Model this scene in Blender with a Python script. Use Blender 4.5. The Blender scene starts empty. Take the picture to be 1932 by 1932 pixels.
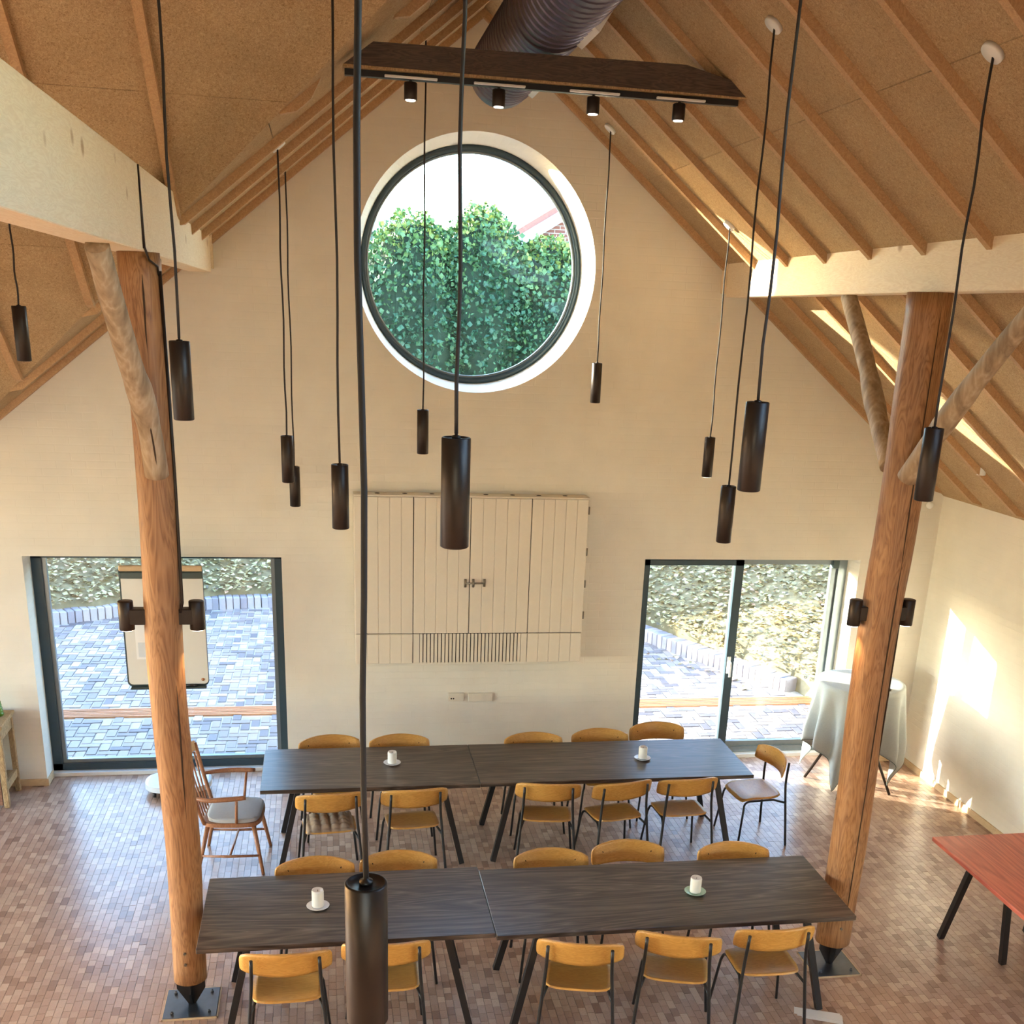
import bpy, bmesh, math, random
from mathutils import Vector, Matrix, noise
random.seed(7)
S = bpy.context.scene
C = S.collection
# ------------------------------------------------------------------ camera
F_PX, CX, CY = 2120.996, 1005.396, 1365.80
RGT = Vector((0.98387057, -0.17405856, 0.04125921))
DWN = Vector((-0.02128801, -0.34294103, -0.93911569))
FWD = Vector((0.1776106, 0.92308996, -0.34111494))
cam_d = bpy.data.cameras.new('camera'); cam = bpy.data.objects.new('camera', cam_d); C.objects.link(cam)
cam_d.sensor_width = 36; cam_d.sensor_fit = 'HORIZONTAL'
cam_d.lens = F_PX / 1932 * 36
cam_d.shift_x = (966 - CX) / 1932; cam_d.shift_y = (CY - 966) / 1932
cam_d.clip_start = .05; cam_d.clip_end = 200
CAM = Vector((-0.769788, -10.236989, 4.284801))
mw = Matrix((RGT, -DWN, -FWD)).transposed().to_4x4(); mw.translation = CAM
cam.matrix_world = mw
S.camera = cam
S.cycles.max_bounces = 6; S.cycles.diffuse_bounces = 4; S.cycles.glossy_bounces = 3; S.cycles.transmission_bounces = 2; S.cycles.transparent_max_bounces = 8
S.cycles.caustics_reflective = False; S.cycles.caustics_refractive = False
S.cycles.use_adaptive_sampling = True; S.cycles.adaptive_threshold = .2; S.cycles.adaptive_min_samples = 20
# ------------------------------------------------------------------ world, sun, daylight
S.view_settings.view_transform = 'Standard'; S.view_settings.look = 'None'
S.view_settings.exposure = 0.56; S.view_settings.gamma = 1.0; S.view_settings.use_curve_mapping = False
W = bpy.data.worlds.new('sky'); S.world = W; W.use_nodes = True
nt = W.node_tree; nt.nodes.clear()
sky = nt.nodes.new('ShaderNodeTexSky'); sky.sky_type = 'NISHITA'; sky.sun_disc = False
sky.sun_elevation = math.radians(16); sky.sun_rotation = math.atan2(-1, .6); sky.air_density = 1.0; sky.dust_density = .6; sky.ozone_density = 2.0
bg = nt.nodes.new('ShaderNodeBackground'); bg.inputs['Strength'].default_value = 2.2
wo = nt.nodes.new('ShaderNodeOutputWorld')
nt.links.new(sky.outputs[0], bg.inputs[0]); nt.links.new(bg.outputs[0], wo.inputs[0])
SUN = Vector((1, -.6, -.2)).normalized()
sl = bpy.data.lights.new('sun', 'SUN'); sl.energy = 26; sl.angle = math.radians(.55); sl.color = (1, .90, .74)
so = bpy.data.objects.new('sun', sl); C.objects.link(so); so.rotation_euler = SUN.to_track_quat('-Z', 'Y').to_euler()
def area(name, loc, d, sx, sy, power, col):
    l = bpy.data.lights.new(name, 'AREA'); l.shape = 'RECTANGLE'; l.size = sx; l.size_y = sy; l.energy = power; l.color = col
    o = bpy.data.objects.new(name, l); C.objects.link(o); o.location = loc
    o.rotation_euler = Vector(d).to_track_quat('-Z', 'Y').to_euler(); return o
# sky portals in the openings (no light of their own): side wing glazing, end wall and roof light behind the balcony, garden windows
for nm, loc, d, sx, sy in (('portal_wing', (-9.02, -4.85, 1.52), (1, 0, 0), 8.3, 3.05), ('portal_side', (5.62, -7.6, 1.42), (-1, 0, 0), 3.6, 1.85), ('portal_end', (-2.0, -13.52, 3.85), (0, 1, 0), 3.8, 1.5), ('portal_roof', (2.7, -8.3, 4.9), (-.63, 0, -.78), 2.1, 3.2),
                           ('portal_left', (-2.264, .43, 1.075), (0, -1, 0), 2.2, 2.15), ('portal_right', (3.32, .43, 1.075), (0, -1, 0), 2.2, 2.15), ('portal_round', (.545, .43, 4.655), (0, -1, 0), 1.95, 1.95)):
    area(nm, loc, d, sx, sy, 1, (1, 1, 1)).data.cycles.is_portal = True
# ------------------------------------------------------------------ geometry constants
RX, RZ, PM = .549, 6.549, .809          # ridge x, ceiling height at the ridge, pitch
RD = .065                               # rafter depth below the boards
WY = -4.409                             # ridge of the side wing
XW = 5.195                              # right wall
XL = -9.0                               # end of the wing
YF = -13.5
PF = .6                                 # shallower front slope of the wing
YW = WY - (RZ - 2.98) / PF              # front wall of the wing
R0, RS = -.034, .706                    # rafters
def zmain(x): return RZ - PM * abs(x - RX)
def zceil(x, y):
    z = zmain(x)
    if x < RX: z = max(z, RZ - PM * (y - WY) if y > WY else RZ - PF * (WY - y))
    return z
# ------------------------------------------------------------------ helpers
def obj(name, me, parent=None):
    o = bpy.data.objects.new(name, me); C.objects.link(o)
    if parent: o.parent = parent
    return o
def tag(o, label=None, cat=None, group=None, kind=None):
    if label: o['label'] = label
    if cat: o['category'] = cat
    if group: o['group'] = group
    if kind: o['kind'] = kind
    return o
def empty(name, loc=(0, 0, 0), rz=0):
    o = bpy.data.objects.new(name, None); C.objects.link(o); o.location = loc; o.rotation_euler = (0, 0, rz); o.empty_display_size = .1
    return o
class MB:
    def __init__(s): s.v = []; s.f = []; s.sm = []
    def add(s, vs, fs, smooth=False):
        b = len(s.v); s.v += [tuple(v) for v in vs]; s.f += [tuple(b + i for i in f) for f in fs]; s.sm += [smooth] * len(fs); return s
    def box(s, x0, x1, y0, y1, z0, z1):
        return s.add([(x0, y0, z0), (x1, y0, z0), (x1, y1, z0), (x0, y1, z0), (x0, y0, z1), (x1, y0, z1), (x1, y1, z1), (x0, y1, z1)],
                     [(3, 2, 1, 0), (4, 5, 6, 7), (0, 1, 5, 4), (1, 2, 6, 5), (2, 3, 7, 6), (3, 0, 4, 7)])
    def cbox(s, x0, x1, y0, y1, z0, z1, b):
        # box with chamfered edges
        def ring(z, i): return [(x0 + i, y0 + i, z), (x1 - i, y0 + i, z), (x1 - i, y1 - i, z), (x0 + i, y1 - i, z)]
        def ring8(z): return [(x0 + b, y0, z), (x1 - b, y0, z), (x1, y0 + b, z), (x1, y1 - b, z), (x1 - b, y1, z), (x0 + b, y1, z), (x0, y1 - b, z), (x0, y0 + b, z)]
        rs = [None, ring8(z0 + b), ring8(z1 - b)]
        v = []; f = []
        v += ring(z0, b); 
        v += rs[1]; v += rs[2]; v += ring(z1, b)
        m = [0, 1, 1, 2, 2, 3, 3, 0]
        f.append((3, 2, 1, 0)); f.append((20, 21, 22, 23))
        for i in range(8):
            j = (i + 1) % 8
            f.append((4 + i, 4 + j, 12 + j, 12 + i))
            a, c = m[i], m[j]
            if a == c: f.append((a, 4 + j, 4 + i)); f.append((20 + a, 12 + i, 12 + j))
            else: f.append((a, c, 4 + j, 4 + i)); f.append((12 + i, 12 + j, 20 + c, 20 + a))
        return s.add(v, f)
    def tube(s, pts, rad, n=10, cap=True, smooth=True, squ=False):
        pts = [Vector(p) for p in pts]
        if not isinstance(rad, (list, tuple)): rad = [rad] * len(pts)
        vs = []; up = None
        for i, p in enumerate(pts):
            a = pts[max(0, i - 1)]; b = pts[min(len(pts) - 1, i + 1)]
            t = (b - a).normalized()
            if up is None:
                up = Vector((0, 0, 1)) if abs(t.z) < .9 else Vector((1, 0, 0))
                if squ and abs(t.z) >= .9: up = Vector((1, 0, 0))
            e1 = (up - t * up.dot(t)).normalized(); e2 = t.cross(e1); up = e1
            for k in range(n):
                an = 2 * math.pi * (k + (.5 if n == 4 else 0)) / n
                vs.append(p + (e1 * math.cos(an) + e2 * math.sin(an)) * rad[i] * (1.4142 if n == 4 else 1))
        fs = []
        for i in range(len(pts) - 1):
            for k in range(n):
                fs.append((i * n + k, i * n + (k + 1) % n, (i + 1) * n + (k + 1) % n, (i + 1) * n + k))
        s.add(vs, fs, smooth and n > 4)
        if cap:
            b = len(s.v) - len(vs); l = b + (len(pts) - 1) * n
            s.f.append(tuple(b + k for k in range(n))[::-1]); s.f.append(tuple(l + k for k in range(n))); s.sm += [False, False]
        return s
    def lathe(s, prof, n=24, c=(0, 0), smooth=True):
        vs = []; fs = []
        for r, z in prof:
            for k in range(n):
                a = 2 * math.pi * k / n; vs.append((c[0] + r * math.cos(a), c[1] + r * math.sin(a), z))
        for i in range(len(prof) - 1):
            for k in range(n): fs.append((i * n + k, i * n + (k + 1) % n, (i + 1) * n + (k + 1) % n, (i + 1) * n + k))
        fs.append(tuple(range(n))[::-1]); fs.append(tuple((len(prof) - 1) * n + k for k in range(n)))
        return s.add(vs, fs, smooth)
    def prism(s, poly, axis, a, b):
        # polygon in the plane across the axis, extruded from a to b
        def P(u, v, w): return {'x': (w, u, v), 'y': (u, w, v), 'z': (u, v, w)}[axis]
        n = len(poly); vs = [P(u, v, a) for u, v in poly] + [P(u, v, b) for u, v in poly]
        fs = [tuple(range(n)), tuple(range(2 * n - 1, n - 1, -1))] + [(i + n, (i + 1) % n + n, (i + 1) % n, i) for i in range(n)]
        return s.add(vs, fs)
    def slab(s, poly, zb, zt):
        # plan polygon between two height functions
        n = len(poly); vs = [(x, y, zb(x, y)) for x, y in poly] + [(x, y, zt(x, y)) for x, y in poly]
        fs = [tuple(range(n))[::-1], tuple(range(n, 2 * n))] + [(i, (i + 1) % n, (i + 1) % n + n, i + n) for i in range(n)]
        return s.add(vs, fs)
    def shell(s, P, th, smooth=True):
        # thick sheet from a grid of points P[i][j]
        R, Q = len(P), len(P[0]); P = [[Vector(p) for p in r] for r in P]; top = []; bot = []
        for i in range(R):
            for j in range(Q):
                du = P[min(R - 1, i + 1)][j] - P[max(0, i - 1)][j]; dv = P[i][min(Q - 1, j + 1)] - P[i][max(0, j - 1)]
                nn = du.cross(dv); nn = nn.normalized() if nn.length > 1e-9 else Vector((0, 0, 1))
                top.append(P[i][j] + nn * th / 2); bot.append(P[i][j] - nn * th / 2)
        n = R * Q; fs = []
        for i in range(R - 1):
            for j in range(Q - 1):
                a, b, c, d = i * Q + j, (i + 1) * Q + j, (i + 1) * Q + j + 1, i * Q + j + 1
                fs.append((a, b, c, d)); fs.append((n + d, n + c, n + b, n + a))
        s.add(top + bot, fs, smooth)
        per = [i * Q for i in range(R)] + [(R - 1) * Q + j for j in range(1, Q)] + [i * Q + Q - 1 for i in range(R - 2, -1, -1)] + [j for j in range(Q - 2, 0, -1)]
        b0 = len(s.v) - 2 * n
        for k in range(len(per)):
            a, b = per[k], per[(k + 1) % len(per)]
            s.f.append((b0 + a, b0 + n + a, b0 + n + b, b0 + b)); s.sm.append(False)
        return s
    def mesh(s, name, mat, fix=False):
        me = bpy.data.meshes.new(name); me.from_pydata(s.v, [], s.f); me.polygons.foreach_set('use_smooth', s.sm)
        if fix:
            bm = bmesh.new(); bm.from_mesh(me); bmesh.ops.recalc_face_normals(bm, faces=bm.faces); bm.to_mesh(me); bm.free()
        for m in (mat if isinstance(mat, (list, tuple)) else [mat]): me.materials.append(m)
        me.update(); return me
    def build(s, name, mat, parent=None, fix=True):
        return obj(name, s.mesh(name, mat, fix), parent)
def copy_tree(o, parent=None):
    c = o.copy(); C.objects.link(c); c.parent = parent
    for k, v in o.items(): c[k] = v
    for ch in list(o.children): copy_tree(ch, c)
    return c
def clip(poly, a, b, c):
    # keep a*x + b*y + c >= 0
    out = []
    for i in range(len(poly)):
        p, q = poly[i], poly[(i + 1) % len(poly)]; dp = a * p[0] + b * p[1] + c; dq = a * q[0] + b * q[1] + c
        if dp >= 0: out.append(p)
        if (dp < 0) != (dq < 0):
            t = dp / (dp - dq); out.append((p[0] + t * (q[0] - p[0]), p[1] + t * (q[1] - p[1])))
    return out
def parea(p): return abs(sum(p[i][0] * p[(i + 1) % len(p)][1] - p[(i + 1) % len(p)][0] * p[i][1] for i in range(len(p)))) / 2 if len(p) > 2 else 0
# ------------------------------------------------------------------ materials
def new(name):
    m = bpy.data.materials.new(name); m.use_nodes = True; n = m.node_tree.nodes; l = m.node_tree.links
    return m, n, l, n['Principled BSDF']
def plain(name, col, rough=.5, metal=0, noise_amt=.06, nscale=30, spec=.5, bump=0, emit=None):
    m, n, l, p = new(name); p.inputs['Roughness'].default_value = rough; p.inputs['Metallic'].default_value = metal; p.inputs['Specular IOR Level'].default_value = spec
    tc = n.new('ShaderNodeTexCoord'); nz = n.new('ShaderNodeTexNoise'); nz.inputs['Scale'].default_value = nscale; nz.inputs['Detail'].default_value = 4
    l.new(tc.outputs['Object'], nz.inputs['Vector'])
    mx = n.new('ShaderNodeMix'); mx.data_type = 'RGBA'; l.new(nz.outputs[0], mx.inputs[0])
    mx.inputs[6].default_value = (*[c * (1 - noise_amt) for c in col], 1); mx.inputs[7].default_value = (*[min(1, c * (1 + noise_amt)) for c in col], 1)
    l.new(mx.outputs[2], p.inputs['Base Color'])
    if bump:
        b = n.new('ShaderNodeBump'); b.inputs['Strength'].default_value = bump; b.inputs['Distance'].default_value = .01; l.new(nz.outputs[0], b.inputs['Height']); l.new(b.outputs[0], p.inputs['Normal'])
    if emit: p.inputs['Emission Color'].default_value = (*emit[0], 1); p.inputs['Emission Strength'].default_value = emit[1]
    return m
def ramp(n, stops):
    r = n.new('ShaderNodeValToRGB'); e = r.color_ramp.elements
    while len(e) < len(stops): e.new(.5)
    for k, (p, c) in enumerate(stops): e[k].position = p; e[k].color = (*c, 1)
    return r
def wood(name, stops, scale=(1, 12, 12), rough=.5, dist=1.2, rings=2.5, fine=40, rnd=True, bump=.15, spec=.5, knots=0, coord='Object', freq=9):
    m, n, l, p = new(name); p.inputs['Roughness'].default_value = rough; p.inputs['Specular IOR Level'].default_value = spec
    tc = n.new('ShaderNodeTexCoord'); mp = n.new('ShaderNodeMapping'); mp.inputs['Scale'].default_value = scale
    src = tc.outputs[coord]
    if rnd:
        oi = n.new('ShaderNodeObjectInfo'); ad = n.new('ShaderNodeVectorMath'); ad.operation = 'ADD'
        ml = n.new('ShaderNodeMath'); ml.operation = 'MULTIPLY'; ml.inputs[1].default_value = 17
        l.new(oi.outputs['Random'], ml.inputs[0]); l.new(src, ad.inputs[0]); l.new(ml.outputs[0], ad.inputs[1]); src = ad.outputs[0]
    l.new(src, mp.inputs['Vector'])
    n1 = n.new('ShaderNodeTexNoise'); n1.inputs['Scale'].default_value = rings; n1.inputs['Detail'].default_value = 3; n1.inputs['Distortion'].default_value = dist
    l.new(mp.outputs[0], n1.inputs['Vector'])
    w = n.new('ShaderNodeMath'); w.operation = 'MULTIPLY'; w.inputs[1].default_value = freq; l.new(n1.outputs[0], w.inputs[0])
    fr = n.new('ShaderNodeMath'); fr.operation = 'PINGPONG'; fr.inputs[1].default_value = .5; l.new(w.outputs[0], fr.inputs[0])
    n2 = n.new('ShaderNodeTexNoise'); n2.inputs['Scale'].default_value = fine; n2.inputs['Detail'].default_value = 2; l.new(mp.outputs[0], n2.inputs['Vector'])
    mx = n.new('ShaderNodeMath'); mx.operation = 'MULTIPLY_ADD'; l.new(n2.outputs[0], mx.inputs[0]); mx.inputs[1].default_value = .5; l.new(fr.outputs[0], mx.inputs[2])
    r = ramp(n, stops); l.new(mx.outputs[0], r.inputs[0]); out = r.outputs[0]
    if knots:
        vo = n.new('ShaderNodeTexVoronoi'); vo.inputs['Scale'].default_value = knots; l.new(tc.outputs[coord], vo.inputs['Vector'])
        kr = ramp(n, [(.0, (.34, .20, .11)), (.07, (.55, .38, .25)), (.13, (1, 1, 1))]); l.new(vo.outputs['Distance'], kr.inputs[0])
        km = n.new('ShaderNodeMix'); km.data_type = 'RGBA'; km.blend_type = 'MULTIPLY'; km.inputs[0].default_value = .8; l.new(out, km.inputs[6]); l.new(kr.outputs[0], km.inputs[7]); out = km.outputs[2]
    l.new(out, p.inputs['Base Color'])
    b = n.new('ShaderNodeBump'); b.inputs['Strength'].default_value = bump; b.inputs['Distance'].default_value = .004; l.new(mx.outputs[0], b.inputs['Height']); l.new(b.outputs[0], p.inputs['Normal'])
    return m
def chips(name, c1, c2, c3, scale=90):
    m, n, l, p = new(name); p.inputs['Roughness'].default_value = .85; p.inputs['Specular IOR Level'].default_value = .2
    tc = n.new('ShaderNodeTexCoord'); g = n.new('ShaderNodeNewGeometry')
    a = n.new('ShaderNodeTexNoise'); a.inputs['Scale'].default_value = scale; a.inputs['Detail'].default_value = 5; a.inputs['Roughness'].default_value = .75; a.inputs['Distortion'].default_value = 1.5
    b = n.new('ShaderNodeTexNoise'); b.inputs['Scale'].default_value = 4; b.inputs['Detail'].default_value = 3
    l.new(g.outputs['Position'], a.inputs['Vector']); l.new(g.outputs['Position'], b.inputs['Vector'])
    r = ramp(n, [(.33, c1), (.5, c2), (.67, c3)]); l.new(a.outputs[0], r.inputs[0])
    mx = n.new('ShaderNodeMix'); mx.data_type = 'RGBA'; mx.blend_type = 'MULTIPLY'; mx.inputs[0].default_value = .35
    r2 = ramp(n, [(.3, (.7, .66, .6)), (.7, (1, 1, 1))]); l.new(b.outputs[0], r2.inputs[0]); l.new(r.outputs[0], mx.inputs[6]); l.new(r2.outputs[0], mx.inputs[7])
    l.new(mx.outputs[2], p.inputs['Base Color'])
    bu = n.new('ShaderNodeBump'); bu.inputs['Strength'].default_value = .5; bu.inputs['Distance'].default_value = .01; l.new(a.outputs[0], bu.inputs['Height']); l.new(bu.outputs[0], p.inputs['Normal'])
    return m
def plaster(name, col):
    m, n, l, p = new(name); p.inputs['Roughness'].default_value = .9; p.inputs['Specular IOR Level'].default_value = .15
    g = n.new('ShaderNodeNewGeometry'); sp = n.new('ShaderNodeSeparateXYZ'); l.new(g.outputs['Position'], sp.inputs[0])
    ad = n.new('ShaderNodeMath'); ad.operation = 'ADD'; l.new(sp.outputs[0], ad.inputs[0]); l.new(sp.outputs[1], ad.inputs[1])
    cb = n.new('ShaderNodeCombineXYZ'); l.new(ad.outputs[0], cb.inputs[0]); l.new(sp.outputs[2], cb.inputs[1])
    bk = n.new('ShaderNodeTexBrick'); bk.inputs['Scale'].default_value = 1; bk.inputs['Brick Width'].default_value = .24; bk.inputs['Row Height'].default_value = .066; bk.inputs['Mortar Size'].default_value = .008; bk.inputs['Mortar Smooth'].default_value = 1
    bk.inputs['Color1'].default_value = (1, 1, 1, 1); bk.inputs['Color2'].default_value = (.9, .9, .9, 1); bk.inputs['Mortar'].default_value = (.45, .45, .45, 1)
    l.new(cb.outputs[0], bk.inputs['Vector'])
    nz = n.new('ShaderNodeTexNoise'); nz.inputs['Scale'].default_value = 3; nz.inputs['Detail'].default_value = 6; l.new(g.outputs['Position'], nz.inputs['Vector'])
    r = ramp(n, [(.3, tuple(c * .93 for c in col)), (.7, col)]); l.new(nz.outputs[0], r.inputs[0]); l.new(r.outputs[0], p.inputs['Base Color'])
    b = n.new('ShaderNodeBump'); b.inputs['Strength'].default_value = .25; b.inputs['Distance'].default_value = .006; l.new(bk.outputs[0], b.inputs['Height'])
    b2 = n.new('ShaderNodeBump'); b2.inputs['Strength'].default_value = .2; b2.inputs['Distance'].default_value = .01; l.new(nz.outputs[0], b2.inputs['Height']); l.new(b.outputs[0], b2.inputs['Normal']); l.new(b2.outputs[0], p.inputs['Normal'])
    return m
def blocks(name, stops, rough, attr):
    # colour per piece: colour attribute "tone" on joined pieces, object random on single ones
    m, n, l, p = new(name); p.inputs['Roughness'].default_value = rough
    if attr:
        a = n.new('ShaderNodeAttribute'); a.attribute_name = 'tone'; v = a.outputs['Fac']
    else:
        a = n.new('ShaderNodeObjectInfo'); v = a.outputs['Random']
    r = ramp(n, stops); l.new(v, r.inputs[0])
    g = n.new('ShaderNodeNewGeometry'); nz = n.new('ShaderNodeTexNoise'); nz.inputs['Scale'].default_value = 120; nz.inputs['Detail'].default_value = 3; l.new(g.outputs['Position'], nz.inputs['Vector'])
    r2 = ramp(n, [(.3, (.82, .82, .82)), (.7, (1.0, 1.0, 1.0))]); l.new(nz.outputs[0], r2.inputs[0])
    mx = n.new('ShaderNodeMix'); mx.data_type = 'RGBA'; mx.blend_type = 'MULTIPLY'; mx.inputs[0].default_value = 1; l.new(r.outputs[0], mx.inputs[6]); l.new(r2.outputs[0], mx.inputs[7])
    l.new(mx.outputs[2], p.inputs['Base Color'])
    return m
def glass(name, tint=(1, 1, 1), ior=1.45):
    m = bpy.data.materials.new(name); m.use_nodes = True; n = m.node_tree.nodes; l = m.node_tree.links; n.clear()
    o = n.new('ShaderNodeOutputMaterial'); t = n.new('ShaderNodeBsdfTransparent'); t.inputs[0].default_value = (*tint, 1); gl = n.new('ShaderNodeBsdfGlossy'); gl.inputs['Roughness'].default_value = 0
    f = n.new('ShaderNodeFresnel'); ge = n.new('ShaderNodeNewGeometry'); io = n.new('ShaderNodeMix'); io.data_type = 'FLOAT'; io.inputs[2].default_value = ior; io.inputs[3].default_value = 1 / ior
    l.new(ge.outputs['Backfacing'], io.inputs[0]); l.new(io.outputs[0], f.inputs[0]); mx = n.new('ShaderNodeMixShader')
    l.new(f.outputs[0], mx.inputs[0]); l.new(t.outputs[0], mx.inputs[1]); l.new(gl.outputs[0], mx.inputs[2]); l.new(mx.outputs[0], o.inputs[0]); return m
def leafy(name, stops, rough=.6, trans=.25):
    m, n, l, p = new(name); p.inputs['Roughness'].default_value = rough
    a = n.new('ShaderNodeAttribute'); a.attribute_name = 'tone'; r = ramp(n, stops); l.new(a.outputs['Fac'], r.inputs[0]); l.new(r.outputs[0], p.inputs['Base Color'])
    return m
M = {}
M['wall'] = plaster('whitewashed_brick', (.80, .748, .65))
M['floorb'] = blocks('end_grain_block', [(0, (.30, .165, .11)), (.18, (.44, .27, .185)), (.75, (.53, .345, .245)), (1, (.64, .45, .33))], .30, False)
M['floors'] = blocks('end_grain_blocks', [(0, (.30, .165, .11)), (.18, (.44, .27, .185)), (.75, (.53, .345, .245)), (1, (.64, .45, .33))], .30, True)
M['floorbase'] = plain('floor_joint', (.30, .18, .12), .6)
M['chip'] = chips('wood_chip_board', (.27, .165, .08), (.50, .345, .19), (.66, .49, .30))
M['deck'] = plain('roof_deck', (.16, .10, .05), .9)
M['rafter'] = wood('rafter_pine', [(.2, (.42, .245, .115)), (.8, (.56, .35, .18))], (6, 6, 6), .65, fine=10, bump=.08)
M['glulam'] = wood('limed_spruce', [(.1, (.78, .61, .41)), (.9, (.90, .755, .55))], (6, 1.2, 9), .7, fine=14, knots=3.2, bump=.1)
M['log'] = wood('peeled_log', [(.05, (.14, .058, .022)), (.4, (.30, .138, .055)), (.95, (.44, .23, .10))], (5, 5, .55), .5, dist=1.5, rings=2.2, fine=9, knots=2.3)
M['branch'] = wood('grey_branch', [(.1, (.22, .15, .09)), (.6, (.40, .29, .185)), (.95, (.54, .43, .31))], (9, 9, 1.0), .75, dist=.3, rings=1.2, fine=6, knots=0, freq=3)
M['crack'] = plain('drying_crack', (.05, .025, .012), .9)
M['darkbeam'] = wood('dark_beam', [(.1, (.035, .022, .016)), (.9, (.11, .07, .05))], (1, 8, 8), .6, fine=12)
M['steel'] = plain('raw_steel', (.15, .16, .18), .33, .9, .25, 14)
M['black'] = plain('black_metal', (.012, .011, .012), .42, 0, .1)
M['bronze'] = plain('dark_bronze', (.036, .026, .021), .40, .7, .1)
M['cord'] = plain('black_cord', (.02, .014, .012), .7)
M['duct'] = plain('galvanised_duct', (.20, .17, .22), .30, .85, .1, 6)
M['white'] = plain('white_paint', (.80, .80, .78), .4, 0, .02)
M['cream'] = plain('cream_paint', (.74, .665, .55), .45, 0, .03)
M['slot'] = plain('dark_gap', (.02, .012, .01), .9)
M['brass'] = plain('iron_latch', (.22, .19, .15), .4, .8)
M['tabletop'] = wood('black_stained_pine', [(.08, (.022, .015, .012)), (.40, (.060, .043, .033)), (.72, (.115, .086, .068)), (.95, (.21, .165, .135))], (.32, 3.4, 3.4), .33, dist=1.6, rings=1.3, fine=18, bump=.08, knots=0, freq=8)
M['redtop'] = wood('red_stained_pine', [(.1, (.40, .075, .045)), (.9, (.70, .19, .12))], (3.4, .32, 3.4), .4, dist=1.6, rings=1.3, fine=18, bump=.08, freq=8)
M['ply'] = wood('oak_plywood', [(.1, (.47, .225, .045)), (.9, (.63, .335, .085))], (2, 14, 14), .38, dist=.5, rings=2, fine=12, bump=.04)
M['teak'] = wood('teak', [(.1, (.24, .095, .042)), (.9, (.42, .19, .09))], (8, 8, 2), .42, fine=9, bump=.05)
M['pad'] = plain('grey_pad', (.46, .47, .47), .85, 0, .08, 60)
M['cush'] = plain('striped_cushion', (.36, .27, .19), .95, 0, .15, 60)
M['wax'] = plain('candle_wax', (.84, .83, .78), .45, 0, .02)
M['saucer'] = plain('white_ceramic', (.80, .80, .80), .2, 0, .02)
M['greenglass'] = plain('green_glass', (.42, .58, .45), .08, 0, .1)
M['frame'] = plain('anthracite_frame', (.030, .055, .070), .38, .1, .1)
M['alu'] = plain('aluminium_frame', (.22, .26, .28), .32, .6, .1)
M['glass'] = glass('window_glass', (.96, .99, .98), 1.5)
M['cloth'] = plain('grey_linen', (.44, .47, .46), .9, 0, .1, 90)
M['hem'] = plain('dark_hem', (.10, .13, .12), .9)
M['board'] = plain('whiteboard', (.70, .69, .63), .22, 0, .02)
M['chartgrey'] = plain('chart_clamp', (.05, .075, .075), .35, .3)
M['casing'] = plain('chart_base', (.62, .66, .68), .35)
M['oldwood'] = wood('weathered_wood', [(.1, (.24, .14, .06)), (.9, (.55, .38, .19))], (7, 7, 2), .8, fine=9)
M['oldwood2'] = wood('rough_red_wood', [(.1, (.12, .05, .03)), (.9, (.34, .16, .09))], (2, 7, 7), .8, fine=9)
M['vase'] = plain('green_glazed', (.10, .22, .015), .12)
M['paper'] = plain('paper', (.80, .76, .70), .8, 0, .03)
M['skirt'] = wood('oak_skirting', [(.1, (.52, .36, .20)), (.9, (.66, .49, .30))], (1, 1, 12), .6, fine=6)
M['lens'] = plain('lit_lens', (.9, .85, .75), .3, emit=((1, .9, .72), 9))
M['paver'] = blocks('paving_block', [(0, (.14, .12, .13)), (.4, (.27, .23, .22)), (.75, (.38, .30, .26)), (1, (.50, .44, .38))], .5, False)
M['pavers'] = blocks('paving_blocks', [(0, (.14, .12, .13)), (.4, (.27, .23, .22)), (.75, (.38, .30, .26)), (1, (.50, .44, .38))], .5, True)
M['grout'] = plain('paving_sand', (.52, .48, .42), .9, 0, .2, 4)
M['slat'] = plain('rust_slat', (.50, .22, .10), .6, 0, .2)
M['edgeb'] = blocks('edging_brick', [(0, (.28, .26, .30)), (.5, (.42, .39, .42)), (1, (.52, .44, .42))], .7, False)
M['soil'] = plain('bank_soil', (.22, .18, .095), .95, 0, .45, 9, bump=.6)
M['leaves'] = leafy('dry_leaves', [(0, (.10, .075, .04)), (.3, (.28, .22, .10)), (.6, (.46, .40, .19)), (.85, (.60, .52, .30)), (1, (.50, .30, .18))])
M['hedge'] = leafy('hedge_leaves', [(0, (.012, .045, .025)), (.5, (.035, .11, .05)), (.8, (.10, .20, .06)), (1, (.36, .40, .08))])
M['added_conifer'] = leafy('conifer_leaves', [(0, (.010, .03, .014)), (1, (.05, .10, .035))])
M['bark'] = plain('bark', (.10, .065, .04), .95, 0, .3, 20)
M['redbrick'] = None
def brickmat():
    m, n, l, p = new('red_brick'); p.inputs['Roughness'].default_value = .85
    bk = n.new('ShaderNodeTexBrick'); bk.inputs['Scale'].default_value = 1; bk.inputs['Brick Width'].default_value = .23; bk.inputs['Row Height'].default_value = .075; bk.inputs['Mortar Size'].default_value = .008
    bk.inputs['Color1'].default_value = (.30, .11, .085, 1); bk.inputs['Color2'].default_value = (.22, .08, .07, 1); bk.inputs['Mortar'].default_value = (.46, .42, .40, 1)
    g = n.new('ShaderNodeNewGeometry'); sp = n.new('ShaderNodeSeparateXYZ'); cb = n.new('ShaderNodeCombineXYZ'); ad = n.new('ShaderNodeMath')
    l.new(g.outputs['Position'], sp.inputs[0]); l.new(sp.outputs[0], ad.inputs[0]); l.new(sp.outputs[1], ad.inputs[1]); l.new(ad.outputs[0], cb.inputs[0]); l.new(sp.outputs[2], cb.inputs[1]); l.new(cb.outputs[0], bk.inputs['Vector'])
    l.new(bk.outputs[0], p.inputs['Base Color']); return m
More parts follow.
